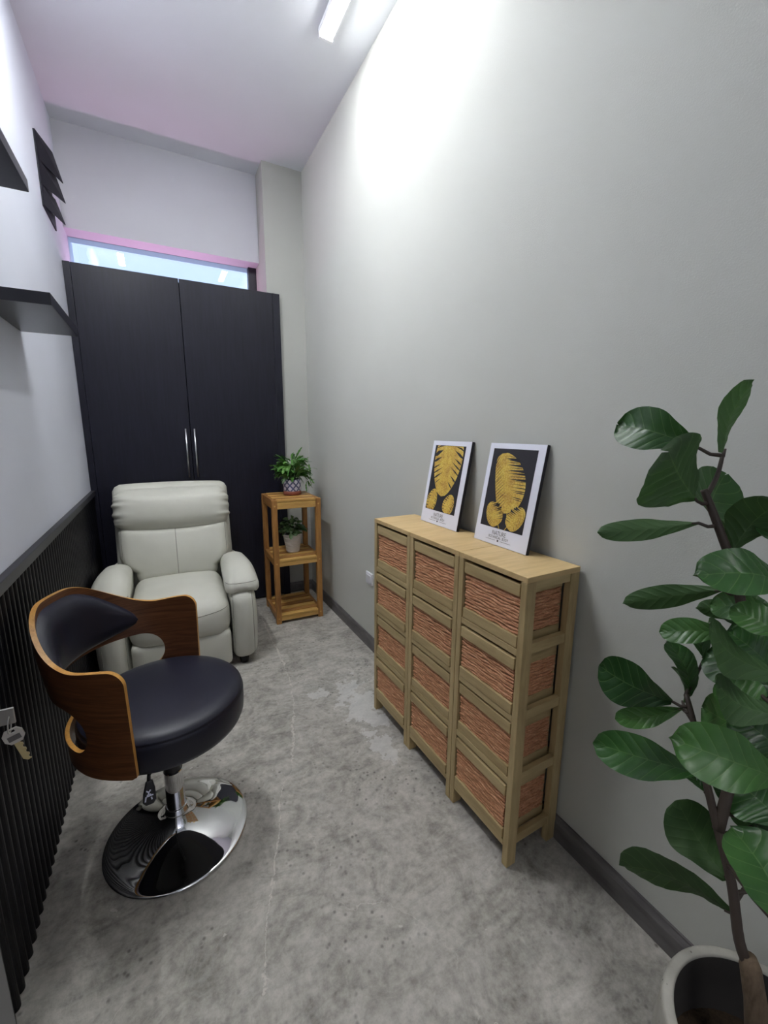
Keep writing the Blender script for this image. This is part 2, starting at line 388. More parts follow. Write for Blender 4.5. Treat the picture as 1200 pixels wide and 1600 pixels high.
# ------------------------------------------------------------------ wall shelves
M_shelf = mat('black_satin_shelf', (.016, .016, .026), .30, spec=.75)[0]
def shelf(y0, y1, z0, z1, label):
    o = bx('wall_shelf', M_shelf, L, -.229, y0, y1, z0, z1, bevel=.0015); tag(o, label, 'shelf', 'floating shelves on the left wall'); return o
shelf(1.54, 1.993, 1.618, 1.651, 'black floating shelf on the left wall nearest the closet, the lower one')
shelf(.95, 1.440, 1.852, 1.880, 'black floating shelf high on the left wall, the upper one nearer the camera')

# three-tier black rack high on the left wall
rk = empty('wall_rack', (L, 2.92, 2.5)); tag(rk, 'black three-tier slanted panel rack high on the left wall beside the closet', 'wall rack')
def w2r(p): return (p[0] - L, p[1] - 2.92, p[2] - 2.5)
MB().add([w2r(p) for p in ((L, 2.77, 2.338), (L, 3.075, 2.338), (L, 3.075, 2.66), (L, 2.77, 2.66),
   (L + .006, 2.77, 2.338), (L + .006, 3.075, 2.338), (L + .006, 3.075, 2.66), (L + .006, 2.77, 2.66))],
   [(0, 1, 2, 3), (4, 5, 6, 7), (0, 1, 5, 4), (1, 2, 6, 5), (2, 3, 7, 6), (3, 0, 4, 7)]).build('back_plate', M_blackmatte, rk)
M_rackg = mat('glossy_black_panel', (.009, .008, .014), .45, spec=.08)[0]
for A, B_, C_, D_ in (((2.77, 2.66), (-.367, 2.723), (-.335, 2.584), (2.77, 2.536)),
                    ((2.77, 2.54), (-.365, 2.613), (-.335, 2.488), (2.77, 2.432)),
                    ((2.77, 2.43), (-.379, 2.497), (-.347, 2.379), (2.77, 2.340))):
    q = [(L + .008, A[0], A[1]), (B_[0], 3.08, B_[1]), (C_[0], 3.08, C_[1]), (L + .008, D_[0], D_[1])]
    nn = (Vector(q[1]) - Vector(q[0])).cross(Vector(q[3]) - Vector(q[0])).normalized() * .004
    vs = [w2r(p) for p in q] + [w2r(Vector(p) + nn) for p in q]
    MB().add(vs, [(0, 1, 2, 3), (7, 6, 5, 4)] + [(i, (i + 1) % 4, 4 + (i + 1) % 4, 4 + i) for i in range(4)]).build('slanted_panel', M_rackg, rk)

# socket
sk = empty('wall_socket', (R, 2.10, .435)); tag(sk, 'white wall socket plate on the grey right wall beside the cabinet', 'socket')
bx('socket_plate', M_whitepl, -.010, 0, -.040, .040, -.036, .036, sk, bevel=.003)
bx('socket_insert', M_whitepl, -.013, -.010, -.028, .028, -.022, .022, sk, bevel=.001)

# ------------------------------------------------------------------ door leaf with keys
dr = empty('door_1', (-.2375, .617, 0)); st(dr)
bx('door_leaf', M_doorp, -.04, 0, -.86, 0, .008, 2.08, dr, bevel=.002)
lc = MB().lathe([(.0, 0), (.018, 0), (.018, .006), (.011, .008), (.011, .022), (0, .022)], 24, cap=False).build('lock_cylinder', M_silver, dr, True)
lc.rotation_euler = (0, radians(90), 0); lc.location = (0, -.054, .967)
def key_mesh(bow_w, bow_h, blade, th=.0022):
    """key lying in local XZ: bow around the origin, blade pointing down"""
    mb = MB(); a, b_ = bow_w / 2, bow_h / 2
    out = [(-a * .6, b_), (a * .6, b_), (a, b_ * .45), (a, -b_ * .4), (a * .55, -b_), (-a * .55, -b_), (-a, -b_ * .4), (-a, b_ * .45)]
    hole = [(-a * .35, b_ * .85), (a * .35, b_ * .85), (a * .35, b_ * .62), (a * .35, b_ * .5), (a * .2, b_ * .45), (-a * .2, b_ * .45), (-a * .35, b_ * .5), (-a * .35, b_ * .62)]
    rx = Matrix.Rotation(radians(90), 4, 'X')
    vs = []
    for y in (-th / 2, th / 2):
        vs += [(x, y, z) for x, z in out] + [(x, y, z) for x, z in hole]
    fs = []
    for i in range(8):
        j = (i + 1) % 8
        fs += [(i, j, 8 + j, 8 + i), (16 + i, 24 + i, 24 + j, 16 + j), (i, 16 + i, 16 + j, j), (8 + i, 8 + j, 24 + j, 24 + i)]
    mb.add(vs, fs)
    # raised panel
    mb.box(-a * .62, a * .62, -th * .8, th * .8, -b_ * .55, b_ * .12, 1)
    w = .0032; z0 = -b_ * .95; z1 = -b_ - blade
    teeth = [(-w, z0), (w, z0)]
    k = 7
    for i in range(k):
        z = z0 - (i + .6) * blade / k; teeth += [(w + (.0004 if i % 2 else -.0013), z), (w + (-.0010 if i % 2 else .0004), z - blade / k * .45)]
    teeth += [(0, z1), (-w, z1 + .004)]
    n = len(teeth)
    mb.add([(x, -.001, z) for x, z in teeth] + [(x, .001, z) for x, z in teeth],
           [tuple(range(n)), tuple(range(n, 2 * n))] + [(i, (i + 1) % n, n + (i + 1) % n, n + i) for i in range(n)], 2)
    return mb
M_keyn = mat('nickel_key', (.55, .53, .50), .32, 1.0)[0]; M_keyd = mat('key_recess', (.16, .15, .15), .5, .8)[0]; M_keyb = mat('brass_key_blade', (.55, .46, .26), .3, 1.0)[0]
ks = empty('key_bunch', (-.172, .563, .962)); tag(ks, 'bunch of two metal keys, one in the door lock and one hanging', 'keys')
k1 = MB().box(-.026, .005, -.0014, .0014, -.006, .013).box(-.045, -.026, -.001, .001, .001, .008).build('key', M_keyn, ks, bevel=.0006)
tag(k1, 'flat key in the lock')
rg = MB(); rg.tube([(-.001 + .002 * sin(a) * .5, .006 * cos(a), -.007 + .0105 * sin(a)) for a in [2 * pi * i / 24 for i in range(25)]], .0008, 6, cap=False)
rg.build('split_ring', M_keyn, ks, True)
k2 = key_mesh(.0185, .0185, .0265).build('key', [M_keyn, M_keyd, M_keyb], ks); k2.location = (.0, .003, -.0235); k2.rotation_euler = (0, radians(-14), radians(8))
tag(k2, 'hanging key with a toothed brass blade')

# ------------------------------------------------------------------ storage cabinets with roped baskets
def rope_panel(w, h, nr=13, seed=0):
    """woven cord strands: local X along w, Z up, facing -Y; each strand a bumpy half tube"""
    rnd = random.Random(seed); vs = []; fs = []; ns = 15; m = 5
    ph = h / nr
    for r in range(nr):
        z = (r + .5) * ph; k = len(vs); amp = rnd.uniform(.5, 1.1) * ph * .28; p0 = rnd.uniform(0, 6); dz = rnd.uniform(-.25, .25) * ph; th = rnd.uniform(.46, .62) * ph
        for i in range(ns + 1):
            x = -w / 2 + w * i / ns; zc = z + dz + amp * sin(p0 + i * 1.05 + r)
            yy = .0012 * sin(p0 * 2 + i * 1.9)
            for j in range(m):
                a = pi * j / (m - 1); vs.append((x, -th * 1.1 * sin(a) + yy, zc + th * cos(a)))
        for i in range(ns):
            for j in range(m - 1): fs.append((k + i * m + j, k + i * m + j + 1, k + (i + 1) * m + j + 1, k + (i + 1) * m + j))
    k = len(vs); vs += [(-w / 2, .002, 0), (w / 2, .002, 0), (w / 2, .002, h), (-w / 2, .002, h)]; fs.append((k, k + 1, k + 2, k + 3))
    me = bpy.data.meshes.new('woven_cord'); me.from_pydata(vs, [], fs); me.materials.append(M_cord)
    me.polygons.foreach_set('use_smooth', [True] * len(me.polygons)); return me
def cord_mat():
    m, nt, b = mat('copper_paper_cord', (.42, .16, .07), .6, spec=.3)
    v = coords(nt, (1, 1, 7)); n1 = noise(nt, v, 26, 4, .6, .6); n2 = noise(nt, coords(nt, (1, 1, 3)), 160, 3)
    nt.links.new(mixc(nt, .35, ramp(nt, n1, [(.28, (.33, .125, .055)), (.5, (.57, .26, .13)), (.72, (.74, .42, .25))]),
                      ramp(nt, n2, [(.35, (.30, .11, .045)), (.65, (.85, .48, .28))])), b.inputs['Base Color'])
    bump(nt, b, n2, .25, .0006); return m
M_cord = cord_mat()
ropeF = [rope_panel(.2, .112, 13, s) for s in range(3)]; ropeS = [rope_panel(.14, .112, 13, 10 + s) for s in range(2)]
def make_cabinet(w):
    """local: x along the front (0 = near end, w = far end), y into the wall, front at y = 0"""
    t = empty('storage_cabinet'); D_ = .2085; P = .022; H = .911
    MB().box(0, w, 0, D_, H - .0165, H).build('top_panel', M_paltop, t, bevel=.0015)
    for (x, y) in ((0, 0), (w - P, 0), (0, D_ - .036), (w - P, D_ - .036)):
        bx('post', M_paul['Z'], x + .0006, x + P - .0006, y, y + .036, 0, H - .0165, t, .0015)
    fr = (.690, .4875, .2845, .0715)
    for z in fr:
        bx('front_rail', M_paul['X'], P, w - P, .001, .020, z - .010, z + .010, t, .001)
        bx('back_rail', M_paul['X'], P, w - P, D_ - .020, D_ - .002, z - .012, z + .012, t)
        for x in (.003, w - .003 - .016): bx('side_rail', M_paul['Y'], x, x + .016, .036, D_ - .036, z - .004, z + .026, t, .001)
    for x in (.003, w - .003 - .016): bx('side_rail', M_paul['Y'], x, x + .016, .036, D_ - .036, H - .040, H - .017, t, .001)
    zt = H - .0165; bays = []
    for i, z in enumerate(fr):
        z0 = z + .0125; z1 = (zt if i == 0 else fr[i - 1] - .010) - (.011 if i == 0 else .009); bays.append((z0, z1))
    for i, (z0, z1) in enumerate(bays):
        hgt = z1 - z0; W_ = w - 2 * P - .008; x0 = P + .004; xm = w / 2
        yf = .002 - .004 * (i % 2); ys = yf + .006
        d = MB().box(x0 + .006, x0 + W_ - .006, yf + .012, D_ - .030, z0 + .004, z0 + .010).build('drawer', M_paul['X'], t)
        bx('basket_rail', M_paul['X'], x0, x0 + W_, yf, yf + .012, z1 - .034, z1, d, .0012)
        bx('basket_rail', M_paul['X'], x0, x0 + W_, yf, yf + .012, z0, z0 + .032, d, .0012)
        for s in (0, 1):
            xs = x0 + .002 if s == 0 else x0 + W_ - .014
            bx('basket_side_rail', M_paul['Y'], xs, xs + .012, yf + .013, D_ - .034, z1 - .034, z1, d)
            bx('basket_side_rail', M_paul['Y'], xs, xs + .012, yf + .013, D_ - .034, z0, z0 + .032, d)
            for yy in (yf + .013, D_ - .042): bx('basket_stile', M_paul['Z'], xs + .001, xs + .011, yy, yy + .008, z0 + .032, z1 - .034, d)
            o = bpy.data.objects.new('woven_panel', ropeS[(i + s) % 2]); COL.objects.link(o); o.parent = d; tag(o, kind='stuff')
            o.scale = ((D_ - .034 - yf - .022) / .14, 1, (hgt - .066) / .112)
            o.rotation_euler = (0, 0, radians(-90 if s == 0 else 90)); o.location = (xs + (.003 if s == 0 else .009), (yf + .013 + D_ - .034) / 2, z0 + .032)
        bx('basket_back', M_cord, x0 + .014, x0 + W_ - .014, D_ - .040, D_ - .034, z0 + .01, z1 - .002, d)
        o = bpy.data.objects.new('woven_panel', ropeF[i % 3]); COL.objects.link(o); o.parent = d; tag(o, 'coppery orange woven cord front', kind='stuff')
        o.scale = ((W_ - .004) / .2, 1, (hgt - .064) / .112); o.location = (xm, yf + .010, z0 + .032)
    return t
# the three units stand side by side; local x runs along the wall away from the camera
a_ = -.01781; c0 = Vector((.8126, .733)); u_ = Vector((sin(a_), cos(a_))); off = 0
labs = ['pale wood cabinet of four woven cord baskets, the one nearest the leafy plant', 'pale wood cabinet of four woven cord baskets in the middle of three', 'pale wood cabinet of four woven cord baskets, the one farthest from the camera']
for i, w in enumerate((.2778, .2861, .2882)):
    t = make_cabinet(w - .0012); p = c0 + u_ * off; off += w
    # local x -> u, local y -> n : a proper rotation needs x -> u reversed, so place from the far end
    t.location = (p.x, p.y, 0); tag(t, labs[i], 'cabinet', 'basket cabinets along the right wall')
    # rotation by +90deg maps x->+Y, y->-X ; mirror in y is avoided by turning the unit the other way round
    t.rotation_euler = (0, 0, radians(-90) - a_); q = p + u_ * (w - .0012); t.location = (q.x, q.y, 0)

# ------------------------------------------------------------------ framed leaf prints
M_card = mat('white_print_border', (.82, .83, .92), .5)[0]
M_artblk = mat('black_print_ground', (.018, .017, .024), .6)[0]
M_ink = mat('dark_print_ink', (.06, .06, .07), .6)[0]
def gold_mat():
    m, nt, b = mat('gold_leaf_print', (.6, .38, .06), .6)
    v = coords(nt, (1, 1, 1)); n1 = noise(nt, v, 28, 3, .6); n2 = noise(nt, v, 190, 4, .7)
    nt.links.new(mixc(nt, .45, ramp(nt, n1, [(.32, (.40, .17, .035)), (.48, (.62, .38, .06)), (.62, (.74, .55, .10)), (.75, (.70, .57, .26))]),
                      ramp(nt, n2, [(.35, (.28, .12, .02)), (.5, (.66, .45, .07)), (.66, (.85, .72, .30))])), b.inputs['Base Color']); return m
M_gold = gold_mat()
def print_frame(bottom_x, y_left, y_right, top_dx, label, kind):
    """leaning print; local u: 0..W to the right as seen, v: 0..H up, w: out toward the room"""
    Wd = y_left - y_right; H = .337; lean = atan2(top_dx, .33)
    t = empty('art_print'); tag(t, label, 'picture', 'leaf prints leaning on the cabinets')
    # columns: local x -> -Y, local z -> up leaning toward the wall, local y -> into the wall
    t.matrix_world = Matrix.Translation((bottom_x, y_left, .9125)) @ Matrix.Rotation(radians(-90), 4, 'Z') @ Matrix.Rotation(-lean, 4, 'X')
    bx('backing_board', M_artblk, 0, Wd, .0015, .014, 0, H, t, .0008)
    bx('white_border', M_card, .0005, Wd - .0005, 0, .0015, .0005, H - .0005, t)
    e = -.0004
    def flat(name, polys, m, y, par=t):
        mb = MB()
        for p in polys:
            n = len(p); mb.add([(u * Wd, y, v * H) for u, v in p], [tuple(range(n))])
        me = bpy.data.meshes.new(name); me.from_pydata(mb.v, [], mb.f)
        bm = bmesh.new(); bm.from_mesh(me)
        bmesh.ops.triangulate(bm, faces=[f for f in bm.faces if len(f.verts) > 4]); bm.to_mesh(me); bm.free()
        return link(name, me, m, par)
    pan = flat('printed_panel', [[(.085, .165), (.885, .165), (.885, .945), (.085, .945)]], M_artblk, e)
    def leaf_poly(base, tip, wl, wr, n=26, pw=.75, skew=0.0):
        (bu, bv), (tu, tv) = base, tip; r = H / Wd
        du, dv = (tu - bu), (tv - bv) * r; Ln = hypot(du, dv); du /= Ln; dv /= Ln; px, py = dv, -du   # right-hand side
        L_ = []; R_ = []
        for i in range(n + 1):
            s = i / n; bend = skew * sin(pi * s)
            f = (sin(pi * min(1, s ** .8))) ** pw
            cx_, cy_ = bu + du * Ln * s + px * bend, bv * r + dv * Ln * s + py * bend
            R_.append((cx_ + px * wr * f, (cy_ + py * wr * f) / r)); L_.append((cx_ - px * wl * f, (cy_ - py * wl * f) / r))
        mid = [(bu + du * Ln * i / n + px * skew * sin(pi * i / n), (bv * r + dv * Ln * i / n + py * skew * sin(pi * i / n)) / r) for i in range(n + 1)]
        return L_, mid, R_
    def clip(p): return (max(.088, min(.882, p[0])), max(.168, min(.942, p[1])))
    def leaf(base, tip, wl, wr, ncut, w_=.008, pw=.75, skew=0, seed=0, up=.6, a0=.25, a1=.95, big=()):
        rnd = random.Random(seed); n = 40; L_, mid, R_ = leaf_poly(base, tip, wl, wr, n, pw, skew); golds = []; slits = []
        for i in range(n):
            golds.append([clip(L_[i]), clip(mid[i]), clip(mid[i + 1]), clip(L_[i + 1])]); golds.append([clip(mid[i]), clip(R_[i]), clip(R_[i + 1]), clip(mid[i + 1])])
        for side, E_ in ((0, L_), (1, R_)):
            for c in range(ncut):
                s = .10 + .80 * (c + rnd.uniform(.3, .7)) / ncut; i = int(s * n); j = max(0, min(n, int(i - n * .14 * up)))
                e_, m_ = E_[i], mid[j]; t0 = a0 + rnd.uniform(-.08, .12); t1 = a1 + rnd.uniform(-.10, .12); ww = w_ * rnd.uniform(.6, 1.2) * (2.4 if (side, c) in big else 1)
                P_ = lambda t: (m_[0] + (e_[0] - m_[0]) * t, m_[1] + (e_[1] - m_[1]) * t)
                p, q, o_ = P_(t0), P_(t0 + (t1 - t0) * .65), P_(t1)
                if (side, c) in big and kind:
                    z_ = P_(1.12); slits.append([clip(p), clip((z_[0], z_[1] - ww * 1.5)), clip((z_[0], z_[1] + ww * 1.5))]); continue
                slits.append([clip(p), clip((q[0], q[1] - ww)), clip((o_[0], o_[1] - ww * .5)), clip((o_[0], o_[1] + ww * .5)), clip((q[0], q[1] + ww))])
        flat('gold_leaf', golds, M_gold, e * 1.6, pan); tag(flat('leaf_cuts', slits, M_artblk, e * 2.2, pan), kind='stuff')
    if kind == 0:
        leaf((.50, 1.14), (.47, .345), .36, .36, 9, .011, .50, seed=3, up=.9, a0=.35, a1=.98, big=((0, 3), (1, 3), (1, 4)))
        leaf((.19, .150), (.29, .42), .14, .13, 7, .006, .5, seed=5, up=-.6, a0=.4)
        leaf((.63, .160), (.76, .385), .14, .14, 7, .006, .5, seed=8, up=-.6, a0=.4)
    else:
        leaf((.56, .33), (.26, .895), .24, .30, 17, .0045, .42, skew=.06, seed=4, up=-.9, a0=.12, a1=1.04, big=((1, 9), (1, 10), (1, 12), (1, 14), (1, 7), (1, 15), (0, 16)))
        leaf((.43, .20), (.20, .40), .15, .15, 10, .0035, .45, seed=6, up=-.9, a0=.12, a1=1.04, big=((1, 5), (1, 7), (1, 8)))
        leaf((.60, .20), (.84, .40), .13, .14, 10, .0035, .45, seed=9, up=-.9, a0=.12, a1=1.04, big=((0, 5), (0, 7), (0, 8)))
    if kind:
        stems = []
        for (a, b_) in (((.56, .33), (.57, .25)), ((.43, .205), (.46, .168)), ((.60, .205), (.565, .168))):
            stems.append([(a[0] - .007, a[1]), (b_[0] - .007, b_[1]), (b_[0] + .007, b_[1]), (a[0] + .007, a[1])])
        flat('stem_print', stems, M_gold, e * 1.8, pan)
    def text(s, size, u, v, sx=1.0, nm='lettering'):
        cu = bpy.data.curves.new('txt', 'FONT'); cu.body = s; cu.size = size; cu.align_x = 'CENTER'; cu.resolution_u = 3
        ob = bpy.data.objects.new('txt', cu); COL.objects.link(ob)
        me = bpy.data.meshes.new_from_object(ob.evaluated_get(bpy.context.evaluated_depsgraph_get())); bpy.data.objects.remove(ob)
        for v_ in me.vertices: v_.co = (v_.co.x * sx + u * Wd, e, v_.co.y + v * H)
        me.materials.clear(); return link(nm, me, M_ink, t)
    text('NATURE', .0205, .48, .098, .80); text('BOTANICAL  BODY', .0125, .48, .064, .82)
    flat('ruled_line', [[(.24, .045), (.43, .045), (.43, .048), (.24, .048)], [(.53, .045), (.72, .045), (.72, .048), (.53, .048)]], M_ink, e)
    flat('dot_mark', [[(.48 + .016 * cos(a), .0465 + .010 * sin(a)) for a in [2 * pi * i / 14 for i in range(14)]]], M_artblk, e)
    return t
print_frame(.957, 1.465, 1.221, .058, 'white-bordered print of one large and two small gold monstera leaves on black', 0)
print_frame(.957, 1.120, .880, .058, 'white-bordered print of three gold banana leaves on black, the right-hand one', 1)

# ------------------------------------------------------------------ acacia plant stand
ps = empty('plant_stand', (.6037, 2.6439, 0), -.0287); tag(ps, 'three-tier slatted acacia wood plant stand in the corner by the closet', 'plant stand')
SW, SD, SH, PP = .322, .3627, .8444, .034
for x in (0, SW - PP):
    for y in (0, SD - PP):
        p = bx('post', M_acacia['Z'], x, x + PP, y, y + PP, 0, SH - .002, ps, .003)
        if y == 0:
            for z in (.805, .422, .04): MB().lathe([(.0055, 0), (.0055, .0012), (0, .0012)], 12, cap=False).build('dowel_plug', M_acacia_l, p).matrix_local = Matrix.Translation((x + PP / 2, -.0001, z)) @ Matrix.Rotation(radians(90), 4, 'X')
for zi, (z0, z1) in enumerate(((.784, .8444), (.400, .445), (.020, .062))):
    bx('front_rail', M_acacia_l, PP, SW - PP, .004, .022, z0, z1 - .013, ps, .002)
    bx('back_rail', M_acacia['X'], PP, SW - PP, SD - .022, SD - .004, z0, z1 - .013, ps, .002)
    for x in (.004, SW - .022): bx('side_rail', M_acacia['Y'], x, x + .018, PP, SD - PP, z0, z1 - .002, ps, .002)
    ns = 7; g = .010; y0, y1 = (.0, SD) ; wsl = (y1 - y0 - g * (ns - 1)) / ns
    for k in range(ns):
        ya = y0 + k * (wsl + g); edge = k in (0, ns - 1)
        xa, xb = (PP + .0005, SW - PP - .0005) if edge else (.0225, SW - .0225)
        if zi == 0 and not edge: xa, xb = .0225, SW - .0225
        bx('slat', M_acacia_l if k % 2 == 0 else M_acacia['X'], xa, xb, ya + .001, ya + wsl, z1 - .0125, z1, ps, .0015)

# ------------------------------------------------------------------ small plants
def strap_leaf(base, dirv, length, width, droop, n=10, lobed=0.0, twist=0.0, rnd=random, cup=.15):
    d = Vector(dirv).normalized(); side = d.cross(Vector((0, 0, 1)));
    if side.length < .1: side = Vector((1, 0, 0))
    side.normalize(); side = Matrix.Rotation(twist, 3, d) @ side
    vs = []; fs = []; p = Vector(base); st_ = length / n
    for i in range(n + 1):
        s = i / n; w = width * .5 * (sin(pi * min(1, (s * .93 + .05))) ** .55)
        if lobed: w *= 1 + lobed * (1 if i % 2 else -1) * .5
        nn = side.cross(d)
        vs += [p - side * w + nn * w * cup, p - nn * w * cup * .4, p + side * w + nn * w * cup]
        d = (d + Vector((0, 0, -droop / n))).normalized(); side = (side - d * side.dot(d)).normalized(); p = p + d * st_
    for i in range(n):
        k = i * 3; fs += [(k, k + 1, k + 4, k + 3), (k + 1, k + 2, k + 5, k + 4)]
    return vs, fs
def green(name, c1, c2, rough=.4, sc=30, trans=.15):
    m, nt, b = mat(name, c1, rough, spec=.5); oi = N(nt, 'ShaderNodeObjectInfo')
    n = noise(nt, coords(nt), sc, 3)
    fac = math_(nt, 'ADD', math_(nt, 'MULTIPLY', n, .5), math_(nt, 'MULTIPLY', oi.outputs['Random'], .5))
    col = ramp(nt, fac, [(.25, c1), (.75, c2)]); nt.links.new(col, b.inputs['Base Color'])
    tl = N(nt, 'ShaderNodeBsdfTranslucent'); nt.links.new(col, tl.inputs['Color']); mx = N(nt, 'ShaderNodeMixShader'); mx.inputs[0].default_value = trans
    nt.links.new(b.outputs[0], mx.inputs[1]); nt.links.new(tl.outputs[0], mx.inputs[2]); nt.links.new(mx.outputs[0], nt.nodes['Material Output'].inputs['Surface']); return m
M_soil = mat('dark_potting_soil', (.03, .022, .016), .9)[0]
M_cactus = green('orchid_cactus_green', (.035, .12, .02), (.15, .34, .07), .35)
M_bushy = green('variegated_leaf_green', (.02, .065, .018), (.14, .24, .09), .35, 60)
def pattern_pot_mat():
    m, nt, b = mat('patterned_blue_white_glaze', (.7, .7, .75), .35)
    uv = N(nt, 'ShaderNodeTexCoord'); sx = N(nt, 'ShaderNodeSeparateXYZ'); nt.links.new(uv.outputs['Object'], sx.inputs[0])
    ang = math_(nt, 'ARCTAN2', sx.outputs[1], sx.outputs[0])
    a = math_(nt, 'MULTIPLY', ang, 9 / (2 * pi)); z = math_(nt, 'MULTIPLY', sx.outputs[2], 1 / .046)
    fa = math_(nt, 'ABSOLUTE', math_(nt, 'SUBTRACT', math_(nt, 'FRACT', a), .5)); fzz = math_(nt, 'ABSOLUTE', math_(nt, 'SUBTRACT', math_(nt, 'FRACT', z), .5))
    dd = math_(nt, 'ADD', fa, fzz)
    ri = math_(nt, 'SINE', math_(nt, 'MULTIPLY', dd, 9.5))
    col = ramp(nt, math_(nt, 'MULTIPLY_ADD', ri, .5, .5), [(.35, (.085, .095, .19)), (.6, (.62, .60, .68))])
    nt.links.new(col, b.inputs['Base Color']); return m
pt_ = empty('potted_orchid_cactus', (.795, 2.845, .8455)); tag(pt_, 'bushy green trailing plant in a blue patterned pot on top of the wooden stand', 'potted plant')
M_terra = mat('terracotta', (.26, .075, .045), .6)[0]
MB().lathe([(.0, 0), (.054, 0), (.060, .003), (.060, .028), (.056, .030), (.052, .030), (.05, .01), (0, .01)], 40, cap=False).build('saucer', M_terra, pt_, True)
MB().lathe([(.0, .011), (.050, .011), (.0575, .022), (.0600, .032), (.0605, .100), (.0575, .108), (.0545, .106), (.053, .09), (0, .088)], 48, cap=False).build('pot', pattern_pot_mat(), pt_, True)
MB().lathe([(0, .094), (.035, .094), (.0535, .089)], 24, cap=False).build('soil', M_soil, pt_)
rnd = random.Random(21)
mbs = MB()
for i in range(170):
    a = rnd.uniform(0, 2 * pi); r0 = rnd.uniform(0, .03); base = (r0 * cos(a), r0 * sin(a), .095)
    # branching segments: each leaf grows from a point out along a hidden stem
    a2 = rnd.gauss(pi * .95, .95) if rnd.random() < .62 else rnd.uniform(-1.0, 1.2)
    reach = rnd.uniform(.02, .115); hz = rnd.uniform(.02, .155) * (1.0 if reach < .07 else .85)
    st0 = Vector((reach * .6 * cos(a2), reach * .45 * sin(a2), .095 + hz))
    el = rnd.uniform(-.2, 1.1); dv = Vector((cos(a2) * cos(el), .7 * sin(a2) * cos(el), sin(el)))
    vs, fs = strap_leaf(st0, dv, rnd.uniform(.05, .105), rnd.uniform(.016, .028), rnd.uniform(.3, 1.6), 8, .45, rnd.uniform(-.9, .9), rnd)
    MB().add(vs, fs).build('leaf', M_cactus, pt_, True)
    if i % 3 == 0: mbs.tube([base, (st0.x * .6, st0.y * .6, .095 + hz * .6), tuple(st0)], .0016, 5)
for k, (dx, dz, ln) in enumerate(((.0, .06, 0), (.125, .10, .05), (.10, .05, .05), (.115, .02, .06), (.10, -.015, .05))):
    if not ln: continue
    x0_ = .055; p0_ = Vector((x0_ * .5, -.01, .13)); pm = Vector((dx * .75, -.015 * k, .13 + dz + .02)); p1_ = Vector((dx, -.02, .09 + dz))
    mbs.tube([p0_, pm, p1_], .0016, 5)
    for q in range(5):
        vs, fs = strap_leaf(p1_ + Vector((rnd.uniform(-.015, .01), rnd.uniform(-.02, .02), rnd.uniform(-.01, .02))), (rnd.uniform(-.3, 1), rnd.uniform(-.5, .5), rnd.uniform(-1, .4)), ln * rnd.uniform(.7, 1.2), .010, .6, 6, .5, rnd.uniform(-1, 1), rnd)
        MB().add(vs, fs).build('leaf', M_cactus, pt_, True)
vs, fs = strap_leaf((.075, -.01, .15), (.1, 0, 1), .075, .026, .1, 8, .1, 1.3, rnd); MB().add(vs, fs).build('leaf', M_cactus, pt_, True)
vs, fs = strap_leaf((.02, 0, .20), (-.05, 0, 1), .07, .022, .1, 8, .1, 1.2, rnd); MB().add(vs, fs).build('leaf', M_cactus, pt_, True)
mbs.build('stem', M_cactus, pt_, True)

pb = empty('potted_leafy_plant', (.776, 2.815, .4465)); tag(pb, 'small dark leafy plant in a ribbed white pot on the middle shelf of the stand', 'potted plant')
prof = [(.0, 0), (.040, 0), (.0435, .003)]
for i in range(9):
    z = .006 + i * .0135; r = .0435 + (z / .13) * .0215
    prof += [(r, z), (r + .0016, z + .003), (r + .0018, z + .010), (r + .0004, z + .0125)]
prof += [(.0675, .128), (.0675, .133), (.0640, .133), (.061, .118), (0, .116)]
MB().lathe(prof, 40, cap=False).build('pot', mat('ribbed_white_ceramic', (.70, .67, .64), .5)[0], pb, True)
MB().lathe([(0, .121), (.061, .119)], 24, cap=False).build('soil', M_soil, pb)
sm_ = MB(); rnd = random.Random(5)
for i in range(115):
    a = rnd.uniform(0, 2 * pi); rr = sqrt(rnd.random()) * .068; z = .13 + rnd.uniform(.02, .115) * (1.15 - rr / .1)
    p = Vector((rr * cos(a), rr * sin(a), z)); el = rnd.uniform(-.5, .7)
    vs, fs = strap_leaf(p, (cos(a) * cos(el), sin(a) * cos(el), sin(el)), rnd.uniform(.03, .05), rnd.uniform(.022, .034), rnd.uniform(.4, 1.4), 6, 0, rnd.uniform(-.6, .6), rnd, .25)
    MB().add(vs, fs).build('leaf', M_bushy, pb, True)
    if i % 4 == 0: sm_.tube([(rr * .3 * cos(a), rr * .3 * sin(a), .12), (rr * .7 * cos(a), rr * .7 * sin(a), .12 + (z - .12) * .6), p], .0013, 5)
sm_.build('stem', M_bushy, pb, True)

# ------------------------------------------------------------------ recliner armchair (faces the camera)
rc = empty('recliner', (.030, 2.245, 0), radians(-2.0)); tag(rc, 'pale grey leather recliner armchair against the black closet', 'armchair')
def bulge_arm(p, u): return p
# hull between the arms
rbox('base', (.48, .62, .28), M_cream, rc, (0, .38, .20), r=.03, puff=(0, 0, 0), n=8)
fn = lambda p, u: Vector((p.x * (1 + .0 * u.z), p.y - .020 * max(0, u.z) * (1 - u.y) * .5, p.z))
rbox('footrest_panel', (.470, .11, .205), M_cream, rc, (0, .045, .128), r=.03, puff=(.0, .018, .0), n=12)
# seat cushion: waterfall front
def seatfn(p, u):
    p = p.copy(); p.z -= .020 * max(0, -u.y) ** 2; 
    p.z += .004 * math.sin(u.x * 9 + u.y * 3) * max(0, abs(u.x) - .7) ; return p
rbox('seat_cushion', (.480, .56, .215), M_cream, rc, (0, .270, .309), r=.075, puff=(.0, .022, .030), n=20, fn=seatfn)
# front seam piping on the seat
pip = MB(); pip.tube([(-.222 + .444 * i / 20, -.030 - .010 * sin(pi * i / 20), .372 + .0 * i) for i in range(21)], .0022, 6)
